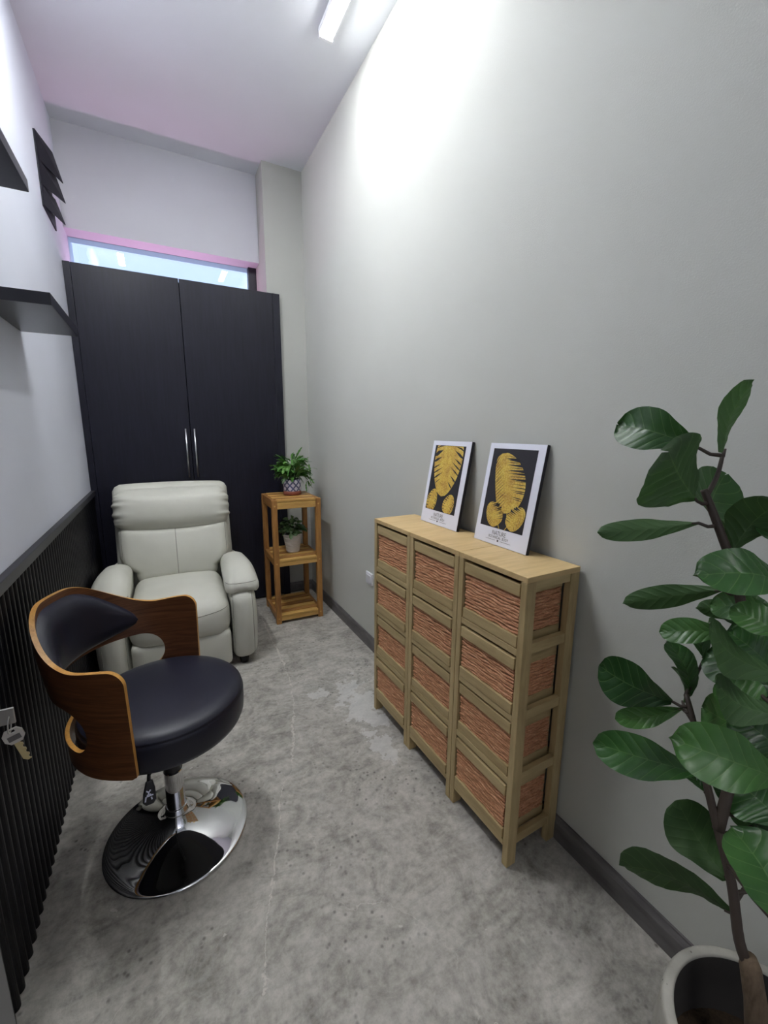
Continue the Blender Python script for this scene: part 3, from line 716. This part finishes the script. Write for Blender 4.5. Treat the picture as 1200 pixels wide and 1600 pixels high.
# side panels / arms
for s in (-1, 1):
    def armfn(p, u, s=s):
        p = p.copy(); t_ = max(0, u.z)
        p.x += s * .012 * (1 - u.z ** 2) ; p.y -= .018 * (1 - u.z * u.z) * max(0, -u.y)
        p.z -= .075 * max(0, -u.y) ** 3 * t_ + .010 * (u.x * s) ** 2 * t_
        return p
    arm = rbox('arm', (.135, .76, .455), M_cream, rc, (s * .3035, .385, .255), r=.06, n=18, fn=armfn)
    def padfn(p, u, s=s):
        p = p.copy(); f = max(0, -u.y)
        p.z += -.045 * max(0, -u.y) ** 2.2 - .020 * (u.x) ** 2 + .015 * (1 - abs(u.y))
        p.x += s * .006; wid = 1 + .10 * f - .12 * max(0, u.y); p.x *= wid
        p.z += .0025 * sin(u.x * 14) * max(0, -u.y - .75) * 4
        return p
    pad = rbox('armrest_pad', (.165, .46, .075), M_cream, rc, (s * .305, .262, .488), r=.035, puff=(.004, .012, .016), n=18, fn=padfn)
    sk_ = MB(); sk_.tube([(s * .305 + .080 * cos(a) * 1.05, .262 - .238 + .01 * abs(sin(a)), .462 + .0) for a in [pi * i / 16 for i in range(17)]], .002, 6)
# back
ang = radians(-13)
bk_ = empty('tmp'); bpy.data.objects.remove(bk_)
def on_back(lx, ly, lz):   # local frame of the reclined back: pivot at the seat rear
    return (lx, .575 - ly * cos(ang) - lz * sin(ang), .36 + lz * cos(ang) - ly * sin(ang) * -1 * 0)
rbox('back_frame', (.655, .13, .620), M_cream, rc, on_back(0, -.055, .290), (ang, 0, 0), r=.05, puff=(.0, .0, .01), n=12)
def wrk(p, u, k=1.0):
    e_ = max(0, abs(u.x) - .62) / .38
    w_ = (sin(u.z * 15 + 2 * u.x) + .6 * sin(u.z * 27 + 1)) * .0042 * e_ ** 1.2
    return p + Vector((math.copysign(1, u.x) * w_ * .8, -w_ * .9 if u.y < 0 else 0, 0))
def lumb(p, u):
    p = p.copy(); p.z += (-.020 * (1 - u.x * u.x)) * max(0, u.z)
    # bottom narrows between the arms
    lo = max(0, -u.z); p.x *= 1 - .26 * (1 if lo > .62 else (lo / .62) ** 2 * .9)
    # stitched centre line
    p.y += .006 * math.exp(-(u.x / .012) ** 2) if u.y < 0 else 0
    return p
rbox('lumbar_cushion', (.605, .15, .350), M_cream, rc, on_back(0, .050, .195), (ang, 0, 0), r=.055, puff=(.0, .030, .0), n=26, fn=lumb)
def head(p, u):
    p = wrk(p, u); p = p.copy(); p.z += -.022 * (1 - u.x * u.x) * max(0, -u.z) * 1.2; 
    p.y -= .012 * (1 - u.z * u.z) if u.y < 0 else 0; return p
rbox('head_cushion', (.640, .175, .245), M_cream, rc, on_back(0, .050, .455), (ang, 0, 0), r=.080, puff=(.0, .028, .010), n=30, fn=head)
from mathutils.bvhtree import BVHTree
def seam(o, pts, dirv, name='stitched_seam', r=.0016, push=.0004):
    me = o.data; bv = BVHTree.FromPolygons([v.co.copy() for v in me.vertices], [tuple(p.vertices) for p in me.polygons]); out = []
    d = Vector(dirv).normalized()
    for p in pts:
        h_ = bv.ray_cast(Vector(p) - d * 1.0, d)
        if h_[0] is not None: out.append(h_[0] - d * push)
    if len(out) > 2: MB().tube(out, r, 6).build(name, M_seam, o, True)
M_seam = mat('grey_seam_thread', (.26, .25, .21), .6)[0]
KD = {o.name.split('.')[0]: o for o in rc.children}
seam(KD['lumbar_cushion'], [(0, 0, -.165 + .31 * i / 24) for i in range(25)], (0, 1, 0))
seam(KD['seat_cushion'], [(-.225 + .45 * i / 40, 0, .045 - .020 * cos(pi * (i - 20) / 40)) for i in range(41)], (0, 1, 0))
for s in (-1, 1): seam(KD['lumbar_cushion'], [(s * (.282 - .03 * max(0, (-t - .2))), 0, t * .16) for t in [1 - 1.6 * i / 24 for i in range(25)]], (0, 1, 0))
for o_ in [o for o in rc.children if o.name.startswith('arm.') or o.name == 'arm']:
    for s in (-1, 1): seam(o_, [(s * .050, 0, -.20 + .36 * i / 30) for i in range(31)], (0, 1, 0))
for o_ in [o for o in rc.children if o.name.startswith('armrest_pad')]: seam(o_, [(-.078 + .156 * i / 24, 0, -.020) for i in range(25)], (0, 1, 0))
for x in (-.30, .30):
    for y in (.05, .70): MB().lathe([(.022, 0), (.025, .03)], 16, c=(x, y, 0)).build('foot', M_blackpl, rc, True)

# ------------------------------------------------------------------ swivel stool with bent walnut back
cs = empty('swivel_chair', (-.0435, 1.318, 0)); tag(cs, 'low-back swivel chair with black seat, bent walnut shell and round chrome base', 'swivel chair')
prof = [(.0, .002), (.198, .002), (.2085, .004), (.2105, .0085), (.2075, .0115), (.195, .0145), (.165, .0195), (.130, .027), (.098, .037), (.072, .049), (.053, .062), (.042, .076), (.036, .090), (.0355, .094), (0, .094)]
from bisect import bisect
def refine(pr, k=5):
    out = []
    for i in range(len(pr) - 1):
        p0 = pr[max(i - 1, 0)]; p1 = pr[i]; p2 = pr[i + 1]; p3 = pr[min(i + 2, len(pr) - 1)]
        for j in range(k):
            t = j / k; out.append(tuple(.5 * ((2 * p1[q]) + (-p0[q] + p2[q]) * t + (2 * p0[q] - 5 * p1[q] + 4 * p2[q] - p3[q]) * t * t + (-p0[q] + 3 * p1[q] - 3 * p2[q] + p3[q]) * t ** 3) for q in (0, 1)))
    return out + [pr[-1]]
pr2 = prof[:3] + refine(prof[3:13]) + prof[13:]
MB().lathe(pr2, 128, cap=False).build('base_disc', M_chrome, cs, True)
MB().lathe([(.0365, .086), (.0375, .089), (.0375, .093), (.034, .0955), (.0335, .103), (.030, .106), (.0275, .106)], 48, cap=False).build('collar', M_chrome, cs, True)
o = MB().lathe([(.0275, .09), (.0275, .232), (.0255, .234), (.0, .234)], 48, cap=False).build('column', M_chrome, cs); smooth_by_angle(o)
o = MB().lathe([(.0225, .232), (.0225, .262), (.0205, .264), (.0205, .40), (0, .40)], 40, cap=False).build('gas_lift_sleeve', M_blackpl, cs); smooth_by_angle(o)
SX, SY = 0.0005, .012       # seat centre relative to the root
SR = .223
prof = [(.0, .5110), (.06, .5108), (.12, .5095), (.165, .507), (.195, .5020), (.210, .4960), (.2180, .4890), (.2205, .4855), (.2185, .4830), (.2215, .4805), (.2240, .472), (.2240, .44), (.2220, .413), (.2160, .398), (.205, .3915), (0, .3915)]
st_m = MB().lathe(prof, 96, cap=False); Bq = (cos(radians(156.6)), sin(radians(156.6)))
st_m.v = [(x + SX + Bq[0] * .02 * max(0, x * Bq[0] + y * Bq[1]), y + SY + Bq[1] * .02 * max(0, x * Bq[0] + y * Bq[1]), z) for x, y, z in st_m.v]
st_m.build('seat_cushion', M_blackl, cs, True)
MB().lathe([(.0, .388), (.13, .388), (.15, .392), (.15, .393), (0, .393)], 40, c=(SX, SY, 0), cap=False).build('seat_plate', M_blackpl, cs)
# height lever
lv = MB().tube([(.02, -.03, .377), (-.03, -.12, .377), (-.052, -.172, .374), (-.053, -.178, .362)], .005, 8).build('height_lever', M_blackpl, cs, True)
pad_ = [(-.007, 0), (.009, 0), (.013, -.020), (.013, -.050), (.006, -.059), (-.012, -.059), (-.019, -.050), (-.016, -.028)]
vf = Vector((-.0435 - .053, 1.318 - .178, .36)) - Vector((0, 0, 1.28)); yaw_l = atan2(vf.x, vf.y)
lp = MB().prism(pad_, -.005, .005).build('lever_paddle', M_blackpl, lv, bevel=.0025)
MLP = Matrix.Translation((-.053, -.179, .364)) @ Matrix.Rotation(-yaw_l, 4, 'Z') @ Matrix.Rotation(radians(72), 4, 'X')
lp.matrix_local = MLP
ic = MB()
def stroke(a, b_, w=.0017):
    a = Vector(a); b_ = Vector(b_); d = (b_ - a).normalized(); n_ = Vector((-d.y, d.x)) * w
    ic.add([(p.x, p.y, .0053) for p in (a - n_, b_ - n_, b_ + n_, a + n_)], [(0, 1, 2, 3)])
for a, b_ in (((-.008, -.022), (-.003, -.027)), ((.002, -.022), (-.003, -.027)), ((-.003, -.027), (-.004, -.033)), ((-.009, -.036), (.007, -.036)), ((-.010, -.036), (-.013, -.048)), ((-.004, -.033), (-.008, -.033)), ((.002, -.040), (.003, -.047)), ((-.002, -.033), (.002, -.033))): stroke(a, b_)
o = ic.build('lever_marks', M_whiteink, cs); o.matrix_local = MLP
tag(o, 'small white up-down pictogram on the lever')

BA = radians(156.6); Bv = Vector((cos(BA), sin(BA))); Sv = Vector((-sin(BA), cos(BA)))
PA, PB0, PK, PE, PN = .2310, .264, .0, .022, 2.1
CX, CY = SX - .001, SY
ZA, ZB_, ZL = .700, .812, .404
def sm(t): t = max(0., min(1., t)); return t * t * (3 - 2 * t)
# path parameterised by arc length at mid height
def path(phi_or_ext, side):
    k, v = phi_or_ext
    if k == 'a':
        return PB0 * abs(cos(v)) ** (2 / PN), PA * abs(sin(v)) ** (2 / PN) * side
    return -v, PA * side
half = [('a', q * pi / 2 / 240) for q in range(241)] + [('e', PE * q / 8) for q in range(1, 9)]
pts_ = [path(h, -1) for h in half][::-1] + [path(h, 1) for h in half][1:]
phis = [(h[1] if h[0] == 'a' else pi / 2) for h in half]; phis = phis[::-1] + phis[1:]
arc = [0]
for i in range(1, len(pts_)): arc.append(arc[-1] + hypot(pts_[i][0] - pts_[i - 1][0], pts_[i][1] - pts_[i - 1][1]))
TOT = arc[-1]
def samp(s):
    s = max(0, min(TOT, s)); i = min(len(arc) - 2, max(0, bisect(arc, s) - 1)); t = (s - arc[i]) / max(1e-9, arc[i + 1] - arc[i])
    (u0, v0), (u1, v1) = pts_[i], pts_[i + 1]
    return u0 + (u1 - u0) * t, v0 + (v1 - v0) * t, phis[i] + (phis[i + 1] - phis[i]) * t
def shell_pt(s, z, off_):
    """off_: metres outward"""
    u, v, ph = samp(s); u2, v2, _ = samp(s + .002); u1, v1, _ = samp(s - .002)
    tx, ty = u2 - u1, v2 - v1; l_ = hypot(tx, ty) or 1; nx, ny = ty / l_, -tx / l_
    if nx * u + ny * v < 0 and abs(v) > .01: nx, ny = -nx, -ny
    if u > .15 and nx < 0: nx, ny = -nx, -ny
    h = z - .41; lean = .905 + .195 * sm(h / .33) if u > 0 else 1.0
    lean = 1 + (lean - 1) * sm(u / .16)
    u = (u + nx * off_) * lean; v = (v + ny * off_) * (1 + .045 * (h / .3))
    p = Bv * u + Sv * v
    return (CX + p.x, CY + p.y, z)
def ztop(s):
    _, _, ph = samp(s); z = ZB_ + (ZA - ZB_) * sm((ph - .18) / (1.22 - .18))
    # arms rise a touch again toward their ends
    z += .010 * sm((ph - 1.15) / .4)
    e_ = min(s, TOT - s); r = .040
    if e_ < r: z -= r - sqrt(max(0, r * r - (r - e_) ** 2))
    return z
def zbot(s):
    e_ = min(s, TOT - s); z = ZL; d = abs(s - TOT / 2)
    # the lower band ends in rounded corners toward the back
    return z + .012 * sm(1 - d / .12) + (0 if e_ > .012 else .012 - e_) * .6
def hole(s):
    d = abs(s - TOT / 2); Lh = .300; 
    if d >= Lh: return None
    zc = .529; hh = .064 * (1 - (max(0, d - (Lh - .075)) / .075) ** 2.2) ** .5 if d > Lh - .075 else .064
    return zc - hh, zc + hh
T_ = .0055; NS = 260; MR = 9
V = []; Fc = []; Mi = []; UV = {}
def strip_cols(fn, cols, open_edges=True, close_ends=True):
    """fn(s)->(z0,z1). builds thick band over cols"""
    idx = []
    for s in cols:
        z0, z1 = fn(s); r_ = []
        for j in range(MR):
            z = z0 + (z1 - z0) * j / (MR - 1)
            for off_ in (T_, -T_):
                V.append(shell_pt(s, z, off_)); UV[len(V) - 1] = (s, z); r_.append(len(V) - 1)
        idx.append(r_)
    for a, b_ in zip(idx, idx[1:]):
        for j in range(MR - 1):
            Fc.append((a[2 * j], b_[2 * j], b_[2 * j + 2], a[2 * j + 2])); Mi.append(0)
            Fc.append((a[2 * j + 1], a[2 * j + 3], b_[2 * j + 3], b_[2 * j + 1])); Mi.append(0)
        Fc.append((a[0], a[1], b_[1], b_[0])); Mi.append(1)
        e_ = 2 * (MR - 1); Fc.append((a[e_], b_[e_], b_[e_ + 1], a[e_ + 1])); Mi.append(1)
    for r_, on in ((idx[0], close_ends in (True, 'l')), (idx[-1], close_ends in (True, 'r'))):
        if on:
            for j in range(MR - 1): Fc.append((r_[2 * j], r_[2 * j + 2], r_[2 * j + 3], r_[2 * j + 1])); Mi.append(1)
Lh = .300; mid_s = TOT / 2
colsL = [ (mid_s - Lh) * (1 - cos(pi / 2 * i / 44)) for i in range(45)]
colsL[-1] = mid_s - Lh
strip_cols(lambda s: (zbot(s), ztop(s)), colsL, close_ends='l')
strip_cols(lambda s: (zbot(s), ztop(s)), [TOT - s for s in colsL][::-1], close_ends='r')
cm = [mid_s - Lh * cos(pi * i / 150) for i in range(151)]
strip_cols(lambda s: (zbot(s), (hole(s) or (.529, .529))[0]), cm, close_ends=False)
strip_cols(lambda s: ((hole(s) or (.529, .529))[1], ztop(s)), cm, close_ends=False)
me = bpy.data.meshes.new('backrest_shell'); me.from_pydata(V, [], Fc); me.materials.append(M_walnut); me.materials.append(M_ply)
for p, i in zip(me.polygons, Mi): p.material_index = i
ul = me.uv_layers.new(name='UVMap')
for l_ in me.loops: ul.data[l_.index].uv = UV[l_.vertex_index]
bm = bmesh.new(); bm.from_mesh(me); bmesh.ops.recalc_face_normals(bm, faces=bm.faces[:]); bm.to_mesh(me); bm.free()
sh = link('backrest_shell', me, None, cs); smooth_by_angle(sh, 50)
# small screw on the near arm
MB().add([shell_pt(.030 + .006 * cos(a), .432 + .006 * sin(a), T_ + .0012) for a in [2 * pi * i / 12 for i in range(12)]], [tuple(range(12))]).build('screw_cover', M_blackpl, sh)
# padded back cushion on the inner face
V = []; Fc = []; nu, nv = 64, 22; HW = .236
for i in range(nu + 1):
    a = -1 + 2 * i / nu; s = mid_s + HW * a
    zt_ = ztop(s) - .020; zb_ = .600 + .012 * a * a
    zc = (zt_ + zb_) / 2 - .008 * a * a; k = (max(0, 1 - abs(a) ** 4.2)) ** .5; z0, z1 = zc - (zc - zb_) * k, zc + (zt_ - zc) * k
    for j in range(nv + 1):
        b_ = -1 + 2 * j / nv; z = z0 + (z1 - z0) * (j / nv)
        th = .034 * (max(0, 1 - abs(a) ** 4)) ** .5 * (max(0, 1 - abs(b_) ** 3.2)) ** .5
        V.append(shell_pt(s, z, -T_ + .0003 - th))
for i in range(nu):
    for j in range(nv): k = i * (nv + 1) + j; Fc.append((k, k + 1, k + nv + 2, k + nv + 1))
me = bpy.data.meshes.new('back_cushion'); me.from_pydata(V, [], Fc)
link('back_cushion', me, M_blackl, cs, True)

# ------------------------------------------------------------------ fiddle-leaf fig in a concrete pot
fg = empty('fiddle_leaf_fig', (.79, .141, 0)); tag(fg, 'tall fiddle leaf fig with glossy dark leaves in a round concrete pot', 'potted plant')
def conc():
    m, nt, b = mat('pale_concrete_pot', (.3, .29, .25), .8)
    v = coords(nt); n = noise(nt, v, 14, 5, .6); vo = N(nt, 'ShaderNodeTexVoronoi'); vo.inputs['Scale'].default_value = 55; nt.links.new(v, vo.inputs['Vector'])
    col = ramp(nt, n, [(.3, (.30, .29, .25)), (.7, (.43, .415, .365))])
    pit = math_(nt, 'MULTIPLY', math_(nt, 'LESS_THAN', vo.outputs['Distance'], .10), .7)
    nt.links.new(mixc(nt, pit, col, (.08, .075, .065)), b.inputs['Base Color']); bump(nt, b, n, .3, .002); return m
MB().lathe([(0, 0), (.10, 0), (.125, .012), (.146, .06), (.156, .13), (.157, .20), (.153, .26), (.1515, .293), (.1495, .299), (.146, .3005), (.136, .3005), (.1335, .299), (.1325, .295)], 72, cap=False).build('pot', conc(), fg, True)
MB().lathe([(.1325, .296), (.131, .26), (.128, .15), (0, .148)], 60, cap=False).build('pot_inside', mat('shaded_pot_inside', (.035, .032, .03), .9)[0], fg, True)  # inner wall of the pot, its deep shade put into the colour
M_bark = wood('brown_bark', (.16, .115, .075), (.075, .05, .032), 22, 'Z', .85, (.04, .028, .02), .4)
M_twig = mat('dark_green_brown_stem', (.045, .032, .024), .6)[0]
so = MB().lathe([(0, .192), (.05, .190), (.09, .184), (.1285, .175)], 40, cap=False).build('soil', wood('coir_soil', (.075, .05, .03), (.02, .014, .01), 40, 'X', .95, None, 1), fg, True)
def rel(p): return (p[0] - .79, p[1] - .141, p[2])
MB().tube([rel(p) for p in ((.790, .146, .17), (.786, .156, .28), (.783, .172, .37), (.778, .186, .432), (.777, .189, .448))], [.021, .018, .0155, .0145, .010], 14).build('trunk', M_bark, fg, True)
stems = MB()
def spl(pts, rads, k=4):
    P = refine3(pts, k); n = len(P); R_ = [rads[0] + (rads[-1] - rads[0]) * i / (n - 1) for i in range(n)]; return P, R_
def refine3(pr, k):
    out = []
    for i in range(len(pr) - 1):
        p0 = pr[max(i - 1, 0)]; p1 = pr[i]; p2 = pr[i + 1]; p3 = pr[min(i + 2, len(pr) - 1)]
        for j in range(k):
            t = j / k; out.append(tuple(.5 * ((2 * p1[q]) + (-p0[q] + p2[q]) * t + (2 * p0[q] - 5 * p1[q] + 4 * p2[q] - p3[q]) * t * t + (-p0[q] + 3 * p1[q] - 3 * p2[q] + p3[q]) * t ** 3) for q in (0, 1, 2)))
    return out + [pr[-1]]
mainp = [(0.779, 0.183, 0.42), (0.7737, 0.2034, 0.4633), (0.787, 0.2302, 0.5404), (0.7968, 0.266, 0.6154), (0.8076, 0.2956, 0.6755), (0.8159, 0.316, 0.715), (0.8202, 0.3324, 0.7609), (0.8365, 0.3583, 0.7984)]
secp = [(0.7976, 0.2635, 0.6082), (0.8371, 0.2715, 0.7215), (0.8559, 0.2782, 0.847), (0.8492, 0.298, 0.9693), (0.8269, 0.3153, 1.058), (0.813, 0.3368, 1.1205), (0.8051, 0.3553, 1.1668), (0.8013, 0.3638, 1.1875)]
forkp = [(0.8032, 0.3595, 1.1772), (0.8162, 0.3549, 1.2092), (0.8266, 0.3559, 1.2439)]
for pp_, r0_, r1_ in ((mainp, .0085, .0045), (secp, .0095, .0055), (forkp, .0045, .003)):
    P, R_ = spl([rel(p) for p in pp_], (r0_, r1_)); stems.tube(P, R_, 10)
def fig_mat():
    m, nt, b = mat('fig_leaf_green', (.03, .11, .02), .30, spec=.5)
    uv = N(nt, 'ShaderNodeTexCoord'); sx = N(nt, 'ShaderNodeSeparateXYZ'); nt.links.new(uv.outputs['UV'], sx.inputs[0]); s, t = sx.outputs[0], sx.outputs[1]
    at_ = math_(nt, 'ABSOLUTE', math_(nt, 'SUBTRACT', t, .5))
    q = math_(nt, 'FRACT', math_(nt, 'MULTIPLY', math_(nt, 'SUBTRACT', s, math_(nt, 'MULTIPLY', at_, .42)), 7.5))
    lat = math_(nt, 'ABSOLUTE', math_(nt, 'SUBTRACT', q, .5))
    vein = math_(nt, 'MAXIMUM', math_(nt, 'LESS_THAN', lat, .035), math_(nt, 'LESS_THAN', at_, .011))
    oi = N(nt, 'ShaderNodeObjectInfo'); n = noise(nt, coords(nt), 26, 4)
    fac = math_(nt, 'ADD', math_(nt, 'MULTIPLY', n, .4), math_(nt, 'MULTIPLY', oi.outputs['Random'], .6))
    col = ramp(nt, fac, [(.2, (.014, .052, .013)), (.55, (.032, .105, .024)), (.85, (.068, .175, .040))])
    col = mixc(nt, math_(nt, 'MULTIPLY', vein, .35), col, (.16, .27, .09))
    geo = N(nt, 'ShaderNodeNewGeometry'); under = mixc(nt, .5, col, (.035, .060, .022))  # underside colour darkened to paint in its unlit look
    col2 = mixc(nt, math_(nt, 'MULTIPLY', geo.outputs['Backfacing'], 1.0), col, under)
    nt.links.new(col2, b.inputs['Base Color'])
    nt.links.new(math_(nt, 'MULTIPLY_ADD', geo.outputs['Backfacing'], .25, .34), b.inputs['Roughness'])
    h = math_(nt, 'ADD', math_(nt, 'SMOOTH_MIN', lat, .28, .2), math_(nt, 'MULTIPLY', n, .3))
    bump(nt, b, h, .55, .004)
    tl = N(nt, 'ShaderNodeBsdfTranslucent'); nt.links.new(mixc(nt, .5, col, (.08, .24, .02)), tl.inputs['Color']); mx = N(nt, 'ShaderNodeMixShader'); mx.inputs[0].default_value = .16
    nt.links.new(b.outputs[0], mx.inputs[1]); nt.links.new(tl.outputs[0], mx.inputs[2]); nt.links.new(mx.outputs[0], nt.nodes['Material Output'].inputs['Surface']); return m
M_fig = fig_mat()
LV = [
    (0.8271, 0.3549, 1.2481, 0.8639, 0.3444, 1.3665, -0.0275, 0.0025, 0.0088, 0.01, 0),
    (0.813, 0.3861, 1.2555, 0.7936, 0.5222, 1.2951, -0.0148, 0.0084, -0.0361, 0.02, 0),
    (0.7802, 0.3619, 1.1698, 0.7063, 0.3756, 1.2513, -0.0545, 0.0108, -0.0512, 0.005, 1),
    (0.8348, 0.3363, 1.1138, 0.9397, 0.3967, 1.2033, -0.0466, 0.0226, 0.0394, -0.02, 0),
    (0.7827, 0.3564, 1.1337, 0.7016, 0.4799, 1.1004, -0.0051, -0.0081, -0.0179, 0.008, 1),
    (0.8199, 0.3196, 1.0844, 0.7985, 0.2607, 1.1817, -0.0258, 0.0274, 0.0109, 0.015, 1),
    (0.7856, 0.235, 1.0634, 0.6746, 0.3043, 1.0749, -0.0158, -0.0211, -0.0251, 0.02, 0),
    (0.8372, 0.3304, 1.015, 0.8418, 0.5017, 0.9241, 0.0014, -0.0108, -0.0203, 0.01, 1),
    (0.8685, 0.3034, 0.9723, 0.898, 0.3925, 0.9455, 0.0005, -0.0055, -0.0179, 0.01, 0),
    (0.8067, 0.2981, 0.9559, 0.7599, 0.3809, 0.9317, -0.0102, -0.0108, -0.0172, 0.01, 0),
    (0.8473, 0.3584, 0.7909, 0.8547, 0.4146, 0.8754, -0.0327, 0.0027, 0.0011, 0.015, 0),
    (0.9081, 0.3685, 0.8462, 0.9226, 0.4351, 0.8954, -0.0308, 0.0104, -0.0049, 0.02, 0),
    (0.8629, 0.3728, 0.7633, 0.888, 0.4146, 0.8106, -0.0189, -0.0008, 0.0107, 0.01, 0),
    (0.8196, 0.3719, 0.7807, 0.7757, 0.4947, 0.8018, -0.0112, 0.0035, -0.0438, 0.02, 0),
    (0.8264, 0.3564, 0.7721, 0.7446, 0.4303, 0.7295, -0.0072, -0.0151, -0.0124, -0.015, 0),
    (0.8118, 0.3129, 0.6753, 0.7104, 0.4483, 0.678, -0.0164, -0.0116, -0.0316, 0.02, 0),
    (0.7749, 0.1987, 0.7759, 0.6747, 0.304, 0.807, -0.0208, -0.0091, -0.0362, 0.02, 0),
    (0.8462, 0.3065, 0.6217, 0.8665, 0.3645, 0.6214, -0.0173, 0.006, -0.003, 0.01, 0),
    (0.8239, 0.2466, 0.5049, 0.8318, 0.3436, 0.5811, -0.0469, 0.014, -0.0129, 0.01, 1),
    (0.7892, 0.2225, 0.4843, 0.7453, 0.3875, 0.4289, 0.0188, -0.0098, -0.0441, 0.015, 0),
    (0.6863, 0.1377, 0.6214, 0.7062, 0.2212, 0.7051, -0.0486, 0.0163, -0.0047, 0.02, 0),
    (0.7715, 0.2115, 0.9337, 0.7049, 0.2841, 1.0045, -0.0358, -0.0161, -0.0172, 0.02, 1),
    (0.7639, 0.2013, 0.8809, 0.7111, 0.2682, 0.9151, -0.0292, -0.0143, -0.0172, 0.02, 1),
    (0.8691, 0.2337, 0.858, 0.8722, 0.3506, 0.8781, -0.0269, 0.0067, -0.0351, 0.02, 0),
    (0.8914, 0.2278, 0.7646, 0.8932, 0.3518, 0.7568, -0.0133, -0.0026, -0.0444, 0.02, 0),
    (0.8958, 0.2097, 0.5934, 0.9112, 0.302, 0.6599, -0.055, 0.0247, -0.0214, 0.02, 0),
    (0.8643, 0.2508, 0.9882, 0.8512, 0.3492, 0.978, -0.0125, -0.0039, -0.0218, 0.02, 0),
    (0.943, 0.2668, 0.914, 0.9591, 0.3472, 0.918, -0.0292, 0.0077, -0.0363, 0.02, 0),
    (0.9204, 0.221, 0.6495, 0.9572, 0.3045, 0.6891, -0.0578, 0.0291, -0.0076, 0.02, 0),
    (0.9493, 0.2603, 0.854, 0.9771, 0.3627, 0.8589, -0.0379, 0.0121, -0.0373, 0.02, 0),
    (0.88, 0.2683, 0.9407, 0.8924, 0.3538, 0.987, -0.0329, 0.0139, -0.0168, 0.01, 0),
    (0.8053, 0.2391, 0.9245, 0.7863, 0.2955, 0.9674, -0.022, 0.0075, -0.0195, 0.01, 0),
    (0.7887, 0.2245, 0.9834, 0.7673, 0.2892, 1.0123, -0.0178, 0.0017, -0.0169, 0.01, 0),
    (0.8066, 0.2345, 0.8327, 0.8059, 0.3002, 0.8734, -0.0291, 0.0114, -0.0189, 0.01, 0),
    (0.8679, 0.2384, 0.606, 0.8703, 0.2983, 0.6867, -0.0401, 0.0186, -0.0126, 0.01, 0),
    (0.936, 0.2545, 0.734, 0.9559, 0.3559, 0.755, -0.0416, 0.015, -0.0329, 0.02, 0),
    (0.9134, 0.2612, 0.6443, 0.9157, 0.3491, 0.7156, -0.0513, 0.0146, -0.0163, 0.01, 0),
    (0.8571, 0.1995, 0.6493, 0.858, 0.2717, 0.6734, -0.0349, 0.0114, -0.0328, 0.01, 0),
    (0.8338, 0.2108, 0.7823, 0.8124, 0.2823, 0.8223, -0.0244, 0.0073, -0.0262, 0.01, 0),
    (0.9315, 0.2321, 0.5235, 0.9531, 0.3027, 0.6128, -0.0488, 0.0244, -0.0075, 0.01, 0),
    (0.8797, 0.1901, 0.5306, 0.8861, 0.2475, 0.5879, -0.0437, 0.02, -0.0151, 0.01, 0),
    (0.8608, 0.2628, 1.0793, 0.8606, 0.3251, 1.151, -0.0327, 0.0047, -0.0041, 0.01, 0),
]
rnd = random.Random(3)
for (bx_, by_, bz_, tx_, ty_, tz_, wx, wy, wz, bend, und) in LV:
    B_ = Vector(rel((bx_, by_, bz_))); T2 = Vector(rel((tx_, ty_, tz_))); Wv = Vector((wx, wy, wz)); ax = T2 - B_
    nn = ax.cross(Wv).normalized()
    if (nn.z < 0 and not und) or (und and nn.dot(Vector(((bx_ + tx_) / 2, (by_ + ty_) / 2, 0))) < 0): nn = -nn; Wv = -Wv
    ns_, nt_ = 22, 8; V = []; Fc = []; uvs = []; ph = rnd.uniform(0, 6); ph2 = rnd.uniform(0, 6); wav = rnd.uniform(.03, .08); cup = rnd.uniform(.08, .22)
    hwl = Wv.length
    for i in range(ns_ + 1):
        s = i / ns_
        f = (1 - ((s - .60) / .40) ** 2.5) ** .52 if s > .60 else .10 + .90 * sin(pi / 2 * s / .60) ** 1.1
        f = f * (1 - .09 * math.exp(-((s - .30) / .10) ** 2)); f = max(f, .035)
        for j in range(nt_ + 1):
            t = -1 + 2 * j / nt_
            lat = abs(sin((s - abs(t) * .21) * 7.5 * pi))
            hgt = cup * hwl * abs(t) ** 1.5 + wav * hwl * sin(s * 11 + ph + (1.7 if t > 0 else 0)) * t * t + .085 * hwl * lat * min(1, abs(t) * 2.5) * (1 - abs(t) * .6)
            p = B_ + ax * s + Wv * f * t + nn * (hgt + bend * (sin(pi * s)) * 1.2)
            V.append(p); uvs.append((s, (t + 1) / 2))
    for i in range(ns_):
        for j in range(nt_): k = i * (nt_ + 1) + j; Fc.append((k, k + 1, k + nt_ + 2, k + nt_ + 1))
    me = bpy.data.meshes.new('leaf'); me.from_pydata(V, [], Fc); ul = me.uv_layers.new(name='UVMap')
    for l_ in me.loops: ul.data[l_.index].uv = uvs[l_.vertex_index]
    # orient so the upper face is the front
    if me.polygons[ns_ * nt_ // 2].normal.dot(nn) < 0: me.flip_normals()
    link('leaf', me, M_fig, fg, True)
    # petiole to the nearest stem point
    cand = [Vector(rel(p)) for p in refine3(mainp, 6) + refine3(secp, 6) + forkp]
    near = min(cand, key=lambda c: (c - B_).length + max(0, (c.z - B_.z)) * 1.0)
    mid2 = (near + B_) / 2 + Vector((0, 0, -.004))
    stems.tube([near, mid2, B_, B_ + ax * .06], [.0036, .0030, .0026, .0015], 7)
stems.build('stem', M_twig, fg, True)
